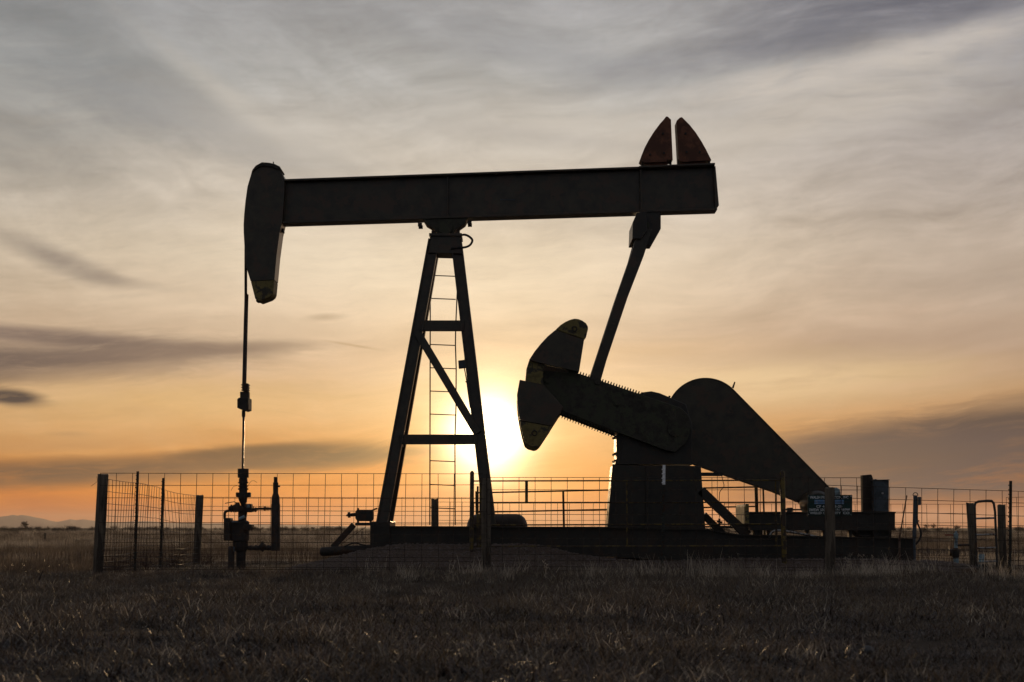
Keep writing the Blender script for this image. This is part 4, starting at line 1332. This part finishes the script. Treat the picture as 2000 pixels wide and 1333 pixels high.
# ================================================================ small tubular gate, valves, pipe at the right
TD = 28.2
w0 = P(1925, 1105, TD)
tg = thing('tube_gate', 'small rounded tubular gate with four rungs between two wooden posts', 'gate', (w0.x, TD, top_h(w0.x, TD)))
zb = top_h(w0.x, TD)
fr = [P(1907.5, 1103, TD), P(1905, 1040, TD), P(1903.6, 990, TD), P(1905, 983, TD), P(1911, 980, TD), P(1930, 978.5, TD), P(1937, 978.7, TD), P(1941, 984, TD), P(1943.5, 1000, TD), P(1947.5, 1107, TD)]
fr[0].z = zb + 0.02; fr[-1].z = zb + 0.01
link('gate_frame', tube_bm(fr, 0.021, 12), 'tube', smooth=True)
for y, xa, xb in ((1012.5, 1904.6, 1943.4), (1044.5, 1905.3, 1944.8), (1070.5, 1906, 1946), (1097, 1907, 1947)):
    link('rung', tube_bm([P(xa, y + 0.8, TD), P(xb, y - 0.4, TD)], 0.0165, 10), 'bare', smooth=True)  # rungs in paler steel than the frame: light from above put into the colour
link('latch_stub', tube_bm([P(1936, 1034, TD), P(1942, 1034, TD)], 0.008, 6), 'black')

VD = 27.6
v0 = P(1868, 1098, VD)
vz = top_h(v0.x, VD)
vr = thing('riser_valve', 'pale riser with dark valve standing left of the small tubular gate', 'valve', (v0.x, VD, vz))
link('riser', turned(VD, [(1867, 1071, 3.6), (1867, 1054, 3.4), (1867.2, 1052, 4.6), (1867.2, 1043, 4.6), (1867.2, 1041, 2.4), (1867.2, 1037.5, 2.2)], 12), 'paleblue', smooth=True)
link('valve_body', turned(VD, [(1866.5, 1090, 6), (1866.5, 1087, 7), (1866.5, 1074, 7.4), (1866.5, 1070.5, 5)], 14), 'black', smooth=True)
link('hand_wheel', tube_bm([P(1853.5, 1080, VD), P(1858, 1080, VD), P(1861, 1080, VD)], [0.055, 0.06, 0.03], 14), 'black', smooth=True)
link('outlet_pipe', tube_bm([P(1869, 1065.5, VD), P(1893, 1065, VD)], 0.020, 10), 'black', smooth=True)
link('riser_base', tube_bm([Vector((v0.x, VD, vz - 0.05)), P(1867, 1089, VD)], 0.045, 12), 'paleblue', smooth=True)
link('red_lever', box_px(1845, 1862.5, 1044, 1046.8, VD, VD - 0.01, VD + 0.01), 'redpaint', label='red lever on the riser')

LD = 22.6
l0, l1 = P(1872, 1104, LD), P(1917, 1109, LD)
zz = top_h(l1.x, LD)
lp_ = thing('loose_pipe', 'pale rusty pipe with black flanged end lying by the small tubular gate', 'pipe', (l1.x, LD, zz))
pa, pb = Vector((l0.x, LD + 0.5, zz + 0.05)), Vector((l1.x, LD, zz + 0.075))
pa.x = P(1868, 1100, LD + 0.5).x
link('pipe_body', tube_bm([pa, pb], 0.034, 14), 'rustpipe', smooth=True)
dd = (pb - pa).normalized()
link('pipe_flange', tube_bm([pb - dd * 0.02, pb + dd * 0.06], 0.074, 18), 'rubber', smooth=True)
cz = P(1917, 1088, LD)
link('blue_cap', turned(LD, [(1917, 1098, 5.6), (1917, 1085, 6.2), (1917, 1082.5, 5)], 14), 'paleblue', smooth=True, label='pale blue cap above the black pipe end')

# ================================================================ vegetation
def blades_mesh(name, n, spread, lmin, lmax, width, lean, m, seg=3, curl=1.0, seed=0, flat=0.0):
    """a clump of bent grass blades rooted within `spread`"""
    r = np.random.default_rng(seed)
    vs, fs = [], []
    for _ in range(n):
        a = r.uniform(0, 2 * math.pi); q = spread * math.sqrt(r.uniform())
        x, y, z = q * math.cos(a), q * math.sin(a), -0.01
        L = r.uniform(lmin, lmax)
        th = r.uniform(0, 2 * math.pi)
        tilt = abs(r.normal(0, lean)) + flat * r.uniform(0.3, 1.0)
        bend = r.uniform(0.1, 1.0) * curl
        w = width * r.uniform(0.6, 1.3)
        ph = th + math.pi / 2 + r.normal(0, 0.5)
        sx, sy = math.cos(ph) * w / 2, math.sin(ph) * w / 2
        b0 = len(vs)
        for k in range(seg + 1):
            t = k / seg
            ww = 1 - t * 0.85
            vs.append((x - sx * ww, y - sy * ww, z)); vs.append((x + sx * ww, y + sy * ww, z))
            ang = min(tilt + bend * t, 1.75)
            x += math.cos(th) * math.sin(ang) * L / seg
            y += math.sin(th) * math.sin(ang) * L / seg
            z += math.cos(ang) * L / seg
            th += r.normal(0, 0.25)
        for k in range(seg):
            i = b0 + 2 * k
            fs.append((i, i + 1, i + 3, i + 2))
    me = bpy.data.meshes.new(name)
    me.from_pydata(vs, [], fs)
    me.materials.append(MT[m])
    return me

def seed_stalk_mesh(name, m, h, seed):
    """one dry weed: thin branching stalks with small seed heads"""
    r = random.Random(seed)
    bm = bmesh.new()
    for s in range(r.randint(2, 4)):
        th = r.uniform(0, 6.28)
        p = Vector((r.uniform(-.03, .03), r.uniform(-.03, .03), -0.01))
        d = Vector((math.cos(th) * r.uniform(.1, .45), math.sin(th) * r.uniform(.1, .45), 1)).normalized()
        L = h * r.uniform(0.6, 1.0)
        pts = [p]
        for k in range(5):
            d = (d + Vector((r.gauss(0, .12), r.gauss(0, .12), -0.02 * k))).normalized()
            p = p + d * L / 5
            pts.append(p)
        tube_bm(pts, [0.0028, 0.0026, 0.0022, 0.0018, 0.0014, 0.0010], 4, bm)
        for k in (2, 3, 4, 4, 5, 5, 5):
            b = pts[k]
            e = b + Vector((r.gauss(0, .5), r.gauss(0, .5), r.uniform(.2, .9))).normalized() * h * r.uniform(.06, .16)
            tube_bm([b, (b + e) / 2 + Vector((0, 0, .004)), e], [0.0012, 0.0011, 0.001], 3, bm)
            for q in range(3):
                c = e + Vector((r.gauss(0, .006), r.gauss(0, .006), r.gauss(0, .006)))
                vv = [bm.verts.new(c + Vector((r.gauss(0, .006), r.gauss(0, .004), r.gauss(0, .007)))) for _ in range(3)]
                bm.faces.new(vv)
    me = bpy.data.meshes.new(name)
    bm.to_mesh(me); bm.free()
    me.materials.append(MT[m])
    return me

def brush_mesh(name, m, rad, h, seed, n=60, leafy=0.0, thick=0.004):
    """rounded tangle of thin branching twigs"""
    r = random.Random(seed)
    bm = bmesh.new()
    def grow(p, d, L, rr, depth):
        pts = [p]
        for k in range(3):
            d = (d + Vector((r.gauss(0, .28), r.gauss(0, .28), r.gauss(0, .22)))).normalized()
            p = p + d * L / 3
            pts.append(p)
        tube_bm(pts, [rr, rr * .85, rr * .7, rr * .5], 3, bm, cap=False)
        if depth:
            for _ in range(r.randint(2, 3)):
                grow(pts[r.randint(1, 3)], (d + Vector((r.gauss(0, .6), r.gauss(0, .6), r.gauss(.1, .5)))).normalized(), L * r.uniform(.5, .8), rr * .6, depth - 1)
    for _ in range(n):
        th = r.uniform(0, 6.28)
        el_ = r.uniform(.15, 1.4)
        d = Vector((math.cos(th) * math.cos(el_), math.sin(th) * math.cos(el_), math.sin(el_)))
        L = (rad * math.cos(el_) + h * math.sin(el_)) * r.uniform(.4, .6)
        grow(Vector((r.uniform(-.1, .1) * rad, r.uniform(-.1, .1) * rad, 0)), d, L, thick, 2)
    me = bpy.data.meshes.new(name)
    bm.to_mesh(me); bm.free()
    me.materials.append(MT[m])
    return me

def scatter(name, label, cat, protos, pts, idx, yaw, scl, tilt=None):
    """one object: prototype clumps instanced on a cloud of points"""
    me = bpy.data.meshes.new(name)
    me.from_pydata([tuple(p) for p in pts], [], [])
    n = len(pts)
    def attr(nm, typ, data, fld='value'):
        a = me.attributes.new(nm, typ, 'POINT')
        a.data.foreach_set(fld, np.asarray(data).ravel())
    rot = np.zeros((n, 3), dtype=np.float32)
    rot[:, 2] = yaw
    if tilt is not None:
        rot[:, 0] = tilt[:, 0]; rot[:, 1] = tilt[:, 1]
    attr('rot', 'FLOAT_VECTOR', rot, 'vector')
    attr('scl', 'FLOAT', np.asarray(scl, dtype=np.float32))
    attr('pick', 'INT', np.asarray(idx, dtype=np.int32))
    o = bpy.data.objects.new(name, me)
    COL.objects.link(o)
    o['kind'] = 'stuff'
    o['label'] = label
    o['category'] = cat
    g = bpy.data.node_groups.new(name + '_nodes', 'GeometryNodeTree')
    g.interface.new_socket('Geometry', in_out='INPUT', socket_type='NodeSocketGeometry')
    g.interface.new_socket('Geometry', in_out='OUTPUT', socket_type='NodeSocketGeometry')
    N, L = g.nodes, g.links
    gi = N.new('NodeGroupInput'); go = N.new('NodeGroupOutput')
    iop = N.new('GeometryNodeInstanceOnPoints')
    L.new(gi.outputs[0], iop.inputs['Points'])
    jn = N.new('GeometryNodeJoinGeometry')
    for pm in reversed(protos):
        po = bpy.data.objects.new(pm.name, pm)     # not linked to the scene: only a source for the instances
        oi = N.new('GeometryNodeObjectInfo')
        oi.inputs['Object'].default_value = po
        oi.inputs['As Instance'].default_value = True
        L.new(oi.outputs['Geometry'], jn.inputs[0])
    L.new(jn.outputs[0], iop.inputs['Instance'])
    iop.inputs['Pick Instance'].default_value = True
    def named(nm, typ):
        a = N.new('GeometryNodeInputNamedAttribute')
        a.data_type = typ
        a.inputs['Name'].default_value = nm
        return a.outputs['Attribute']
    L.new(named('pick', 'INT'), iop.inputs['Instance Index'])
    e2r = N.new('FunctionNodeEulerToRotation')
    L.new(named('rot', 'FLOAT_VECTOR'), e2r.inputs[0])
    L.new(e2r.outputs[0], iop.inputs['Rotation'])
    L.new(named('scl', 'FLOAT'), iop.inputs['Scale'])
    L.new(iop.outputs[0], go.inputs[0])
    md = o.modifiers.new('scatter', 'NODES')
    md.node_group = g
    return o

def on_pad(x, y):
    return pad_h(x, y) > 0.03

# -- short matted grass from the camera's foot to the fence, and through the enclosure
protos = [
    blades_mesh('mat_clump_a', 80, 0.15, 0.04, 0.11, 0.0060, 0.7, 'straw', 4, 2.2, 1, 0.6),
    blades_mesh('mat_clump_b', 80, 0.16, 0.03, 0.10, 0.0070, 0.8, 'straw', 3, 2.2, 2, 0.8),
    blades_mesh('mat_clump_c', 70, 0.14, 0.03, 0.08, 0.0110, 0.6, 'leaf', 3, 2.0, 3, 0.6),
    blades_mesh('mat_clump_d', 60, 0.13, 0.05, 0.13, 0.0048, 0.5, 'straw', 4, 2.0, 4, 0.3),
    blades_mesh('mat_clump_e', 26, 0.14, 0.03, 0.11, 0.0056, 0.7, 'straw2', 4, 2.4, 5, 0.6),
    blades_mesh('mat_clump_f', 60, 0.14, 0.03, 0.075, 0.0140, 0.7, 'leaf', 3, 2.0, 6, 0.5),
    blades_mesh('mat_clump_g', 30, 0.10, 0.08, 0.20, 0.0034, 0.35, 'straw2', 4, 1.3, 7, 0.1),
]
pts, idx, yaw, scl = [], [], [], []
N_NEAR = 23000
k = 0
while k < N_NEAR:
    # spread evenly over the ground between 5 and 22 m, a margin either side
    y = math.sqrt(random.uniform(4.6 ** 2, 22.6 ** 2))
    x = random.uniform(-1, 1) * (0.36 * y + 1.2)
    k += 1
    if on_pad(x, y): continue
    f = mnoise.noise(Vector((x * 0.7, y * 0.7, 9.1)))
    f2 = mnoise.noise(Vector((x * 0.28, y * 0.28, 4.1)))
    if f < -0.30 and y > 8.5 and random.random() < 0.6: continue      # worn bare spots
    tall = 0.95 + 0.55 * f + 0.35 * f2
    edge = sstep(y, 18.0, 20.5) * sstep(x, -2.5, 0.5)
    tall *= 1 + 0.7 * edge * random.random()
    pts.append((x, y, ground_h(x, y)))
    leafy = 0.42 - 0.3 * sstep(y, 9, 17)
    u = random.random()
    if u < leafy: c = random.choice((2, 5, 5))
    elif u < leafy + 0.10: c = 4
    elif u < leafy + 0.10 + 0.20 * edge * max(0.0, 0.35 + 2.2 * mnoise.noise(Vector((x * 1.3, y * 0.6, 5)))): c = 6
    else: c = random.choice((0, 1, 3, 0, 1, 3))
    idx.append(c)
    yaw.append(random.uniform(0, 6.28))
    scl.append(max(0.4, tall * random.uniform(0.6, 1.4)))
# inside the fence, left of the pad and beyond it
for _ in range(3200):
    y = random.uniform(21.4, 30.5)
    x = random.uniform(-8.5, 10.5)
    if on_pad(x, y) and random.random() > 0.02: continue
    pts.append((x, y, top_h(x, y)))
    idx.append(random.choice((0, 1, 1, 3, 3, 4)))
    yaw.append(random.uniform(0, 6.28))
    scl.append(random.uniform(0.5, 1.1))
scatter('grass', 'short dry matted grass covering the foreground up to the fence', 'grass', protos, pts, idx, yaw, scl)

# -- taller open prairie beyond the fence
protos = [
    blades_mesh('field_clump_a', 70, 0.30, 0.10, 0.28, 0.006, 0.22, 'field', 3, 0.6, 11),
    blades_mesh('field_clump_b', 60, 0.34, 0.08, 0.22, 0.007, 0.3, 'field', 3, 0.8, 12),
    blades_mesh('field_clump_c', 55, 0.30, 0.12, 0.32, 0.005, 0.2, 'straw2', 3, 0.5, 13),
    blades_mesh('field_clump_d', 60, 0.34, 0.06, 0.20, 0.009, 0.35, 'leaf', 3, 0.8, 14),
]
pts, idx, yaw, scl = [], [], [], []
for _ in range(15000):
    u = random.random()
    y = 30.0 * (260.0 / 30.0) ** u
    x = random.uniform(-1, 1) * (0.34 * y + 2)
    band = mnoise.noise(Vector((x * 0.01, y * 0.055, 2.2))) + 0.5 * mnoise.noise(Vector((x * 0.05, y * 0.15, 6)))
    pts.append((x, y, ground_h(x, y)))
    idx.append(3 if band < -0.12 else (2 if band > 0.25 and random.random() < 0.6 else random.choice((0, 1))))
    yaw.append(random.uniform(0, 6.28))
    scl.append((0.45 + 0.45 * band + random.uniform(0, 0.45)) * (1 + y / 200))
# the strip outside the fence, left
for _ in range(900):
    y = random.uniform(21.5, 31); x = random.uniform(-12, -5.6)
    pts.append((x, y, ground_h(x, y))); idx.append(random.choice((0, 1, 1, 3))); yaw.append(random.uniform(0, 6.28)); scl.append(random.uniform(0.4, 0.8))
scl = [max(0.3, s) for s in scl]
scatter('field_grass', 'dry open prairie grass beyond the fence, out to the horizon', 'grass', protos, pts, idx, yaw, scl)

# -- gravel on the pad
def pebble_mesh(name, seed):
    bm = bmesh.new()
    bmesh.ops.create_icosphere(bm, subdivisions=1, radius=1.0)
    for v in bm.verts:
        v.co *= 1 + 0.35 * mnoise.noise(v.co * 1.3 + Vector((seed, seed * 2, 0)))
        v.co.z *= 0.65
    me = bpy.data.meshes.new(name)
    bm.to_mesh(me); bm.free()
    me.materials.append(MT['pebble'])
    return me
pts, idx, yaw, scl = [], [], [], []
for _ in range(9000):
    y = 21.9 + 4.5 * random.random() ** 1.4
    x = random.uniform(-3.5, 7.2)
    if not on_pad(x, y): continue
    pts.append((x, y, top_h(x, y) + 0.002)); idx.append(random.randint(0, 2)); yaw.append(random.uniform(0, 6.28)); scl.append(random.uniform(0.008, 0.024) * (1.6 if random.random() < 0.06 else 1))
scatter('gravel', 'loose dark gravel scattered over the pad', 'gravel', [pebble_mesh('pebble_a', 1), pebble_mesh('pebble_b', 7), pebble_mesh('pebble_c', 13)], pts, idx, yaw, scl)

# -- single weeds that stand above the grass
def plant(name, label, me, px, py, D, s, group, cat='weed', yawv=None):
    x = (px - 1000) * D / F
    o = bpy.data.objects.new(name, me)
    COL.objects.link(o)
    o.location = (x, D, top_h(x, D))
    o.rotation_euler = (0, 0, random.uniform(0, 6.28) if yawv is None else yawv)
    o.scale = (s, s, s)
    o['label'] = label; o['category'] = cat
    if group: o['group'] = group
    return o
stalks = [seed_stalk_mesh('dry_weed', 'straw2', 0.34, k) for k in range(5)]
for i, (px, D, s, lb) in enumerate([
    (1046, 20.0, 1.15, 'pale bushy dry weed at the grass edge, right of the middle wooden post'),
    (1060, 19.4, 0.85, 'shorter pale dry weed just right of the bushiest weed at the grass edge'),
    (880, 20.3, 0.85, 'dry weed left of the middle wooden post, leaning over the gravel'),
    (1222, 20.4, 0.85, 'dry weed left of the white-tipped steel post'),
    (1350, 20.6, 0.7, 'dry weed right of the white-tipped steel post'),
    (1448, 20.8, 0.95, 'dry branching weed left of the right-hand yellow guard post'),
    (1665, 20.6, 1.1, 'tall thin dry weed just right of the post that crosses the sign'),
    (1692, 20.7, 1.15, 'tall thin dry weed below the grey electrical cabinet'),
    (1390, 20.2, 0.55, 'short dry weed at the grass edge below the reducer stand'),
    (820, 13.0, 0.45, 'small pale weed in the foreground grass below the pump jack legs'),
    (1765, 12.0, 0.4, 'small pale weed in the right foreground grass'),
]):
    plant('dry_weed', lb, stalks[i % 5], px, 0, D, s, 'dry weeds')
# tangled brush caught along the foot of the left fence
brushes = [brush_mesh('tumbleweed', 'twig', 0.42, 0.34, 40 + k, 26) for k in range(3)]
for i, (px, D, s, lb) in enumerate([
    (238, 22.3, 0.8, 'red-brown tumbleweed against the foot of the leaning corner post'),
    (292, 24.4, 1.0, 'red-brown tumbleweed between the two studded steel posts'),
    (345, 26.4, 0.95, 'red-brown tumbleweed in front of the rear left corner post'),
    (415, 27.4, 0.8, 'red-brown tumbleweed right of the rear left corner post'),
]):
    plant('tumbleweed', lb, brushes[i % 3], px, 0, D, s, 'tumbleweeds along the left fence', 'tumbleweed')

# -- stone in the grass
bm = bmesh.new()
bmesh.ops.create_icosphere(bm, subdivisions=2, radius=0.03)
for v in bm.verts:
    v.co *= 1 + 0.3 * mnoise.noise(v.co * 22)
    v.co.z *= 0.7
sx, sy = (1685 - 1000) * 8.4 / F, 8.4
bmesh.ops.translate(bm, verts=bm.verts, vec=(sx, sy, ground_h(sx, sy) + 0.03))
single('stone', bm, 'stone', 'small pale grey stone lying in the right foreground grass', 'stone', smooth=True)

# -- far bare tree, bushes, old posts
def bare_tree(name, label, px, D, h, w, seed, group):
    x = (px - 1000) * D / F
    z = ground_h(x, D)
    t = thing(name, label, 'tree', (x, D, z), group)
    r = random.Random(seed)
    bmt, bmc = bmesh.new(), bmesh.new()
    def grow(p, d, L, rr, depth, bm):
        pts = [p]
        for k in range(3):
            d = (d + Vector((r.gauss(0, .2), r.gauss(0, .2), r.gauss(0, .12)))).normalized()
            p = p + d * L / 3
            pts.append(p)
        tube_bm(pts, [rr, rr * .85, rr * .7, rr * .55], 4, bm, cap=False)
        if depth:
            for _ in range(3 if depth > 1 else 4):
                a = r.uniform(0, 6.28)
                nd = (d * 0.7 + Vector((math.cos(a) * .9 * w, math.sin(a) * .9 * w, r.uniform(-.05, .55)))).normalized()
                grow(pts[r.choice((2, 3, 3))], nd, L * r.uniform(.6, .82), max(rr * .55, 0.012), depth - 1, bmc)
    o = Vector((x, D, z - 0.05))
    n_st = 3
    for s in range(n_st):
        grow(o + Vector((r.gauss(0, .1), r.gauss(0, .1), 0)), Vector((r.gauss(0, .45 * w), r.gauss(0, .3), 1)).normalized(), h * 0.34, h * 0.022, 5 if h > 2 else 4, bmt)
    link('trunk', bmt, 'bark')
    link('crown', bmc, 'bark')
    return t
bare_tree('bare_tree', 'lone bare round tree on the horizon at the far left, below the mountains', 56, 330, 2.5, 1.3, 3, 'bare trees on the horizon')
bare_tree('bare_tree', 'small bare tree on the horizon right of the conduit post', 1808, 240, 1.7, 0.8, 5, 'bare trees on the horizon')
bare_tree('bare_tree', 'wide bare bush-like tree on the horizon left of the small tubular gate', 1862, 240, 1.55, 1.5, 8, 'bare trees on the horizon')
bare_tree('bare_tree', 'small round bare tree on the horizon left of the small pump', 614, 300, 1.2, 1.4, 12, 'bare trees on the horizon')
bare_tree('bare_tree', 'thin bare tree on the horizon just left of the pump strut', 656, 300, 1.1, 1.0, 14, 'bare trees on the horizon')
bare_tree('bare_tree', 'small bare bush on the horizon left of the tall vessel of the wellhead', 502, 300, 1.1, 1.2, 17, 'bare trees on the horizon')
shr = [brush_mesh('far_brush', 'bark', 1.3, 0.7, 70 + k, 34, 0, 0.02) for k in range(3)]
pts, idx, yaw, scl = [], [], [], []
for _ in range(1100):
    D = random.uniform(240, 700)
    px = random.uniform(-250, 2250)
    dens = mnoise.noise(Vector((px * 0.006, 0, 3))) + (0.35 if px < 300 else 0)
    if random.random() > 0.45 + dens: continue
    x = (px - 1000) * D / F
    pts.append((x, D, ground_h(x, D) - 0.05)); idx.append(random.randint(0, 2)); yaw.append(random.uniform(0, 6.28)); scl.append(random.uniform(0.5, 1.3) * (0.7 + D / 800) * 0.8)
scatter('far_brush', 'low dark brush along the far edge of the prairie', 'brush', shr, pts, idx, yaw, scl)

post('old_post', 'short leaning old post far out in the left field', (86.5, 90, 1041), (86, 89.5, 1054), 85.0, 'wood', 'old posts far out in the field', 'post', 8)
post('old_post', 'thin old post far out in the field behind the small pump', (706.3, 708.4, 1038), (705.6, 707.8, 1053), 85.0, 'wood', 'old posts far out in the field', 'post', 8)
# a dark broken twig standing in the left foreground
bm = tube_bm([Vector(((82 - 1000) * 18.6 / F - 0.02, 18.6, ground_h(-5.2, 18.6) - 0.03)), P(84, 1115, 18.6)], [0.009, 0.005], 6)
single('dead_twig', bm, 'bark', 'single dark twig standing in the grass at the far left', 'twig')

# ================================================================ evening haze
def haze_box():
    bm = bmesh.new()
    x0, x1, y0, y1, z0, z1 = -9800, 9800, -400, 8700, -6.0, 66.0
    vs = [bm.verts.new((x, y, z)) for x in (x0, x1) for y in (y0, y1) for z in (z0, z1)]
    for f in ((0, 1, 3, 2), (4, 6, 7, 5), (0, 4, 5, 1), (2, 3, 7, 6), (0, 2, 6, 4), (1, 5, 7, 3)):
        bm.faces.new([vs[i] for i in f])
    m = bpy.data.materials.new('evening_haze')
    m.use_nodes = True
    t = m.node_tree
    t.nodes.clear()
    out = t.nodes.new('ShaderNodeOutputMaterial')
    v = t.nodes.new('ShaderNodeVolumePrincipled')
    v.inputs['Color'].default_value = (0.90, 0.80, 0.74, 1)
    v.inputs['Density'].default_value = HAZE_DENSITY
    v.inputs['Anisotropy'].default_value = HAZE_G
    t.links.new(v.outputs[0], out.inputs['Volume'])
    Ctx.root = None
    o = link('haze', bm, m)
    o['kind'] = 'stuff'
    o['label'] = 'thin evening haze lying over the plain'
    o['category'] = 'haze'
    return o
HAZE_DENSITY = 0.8e-4
HAZE_G = 0.55
haze_box()
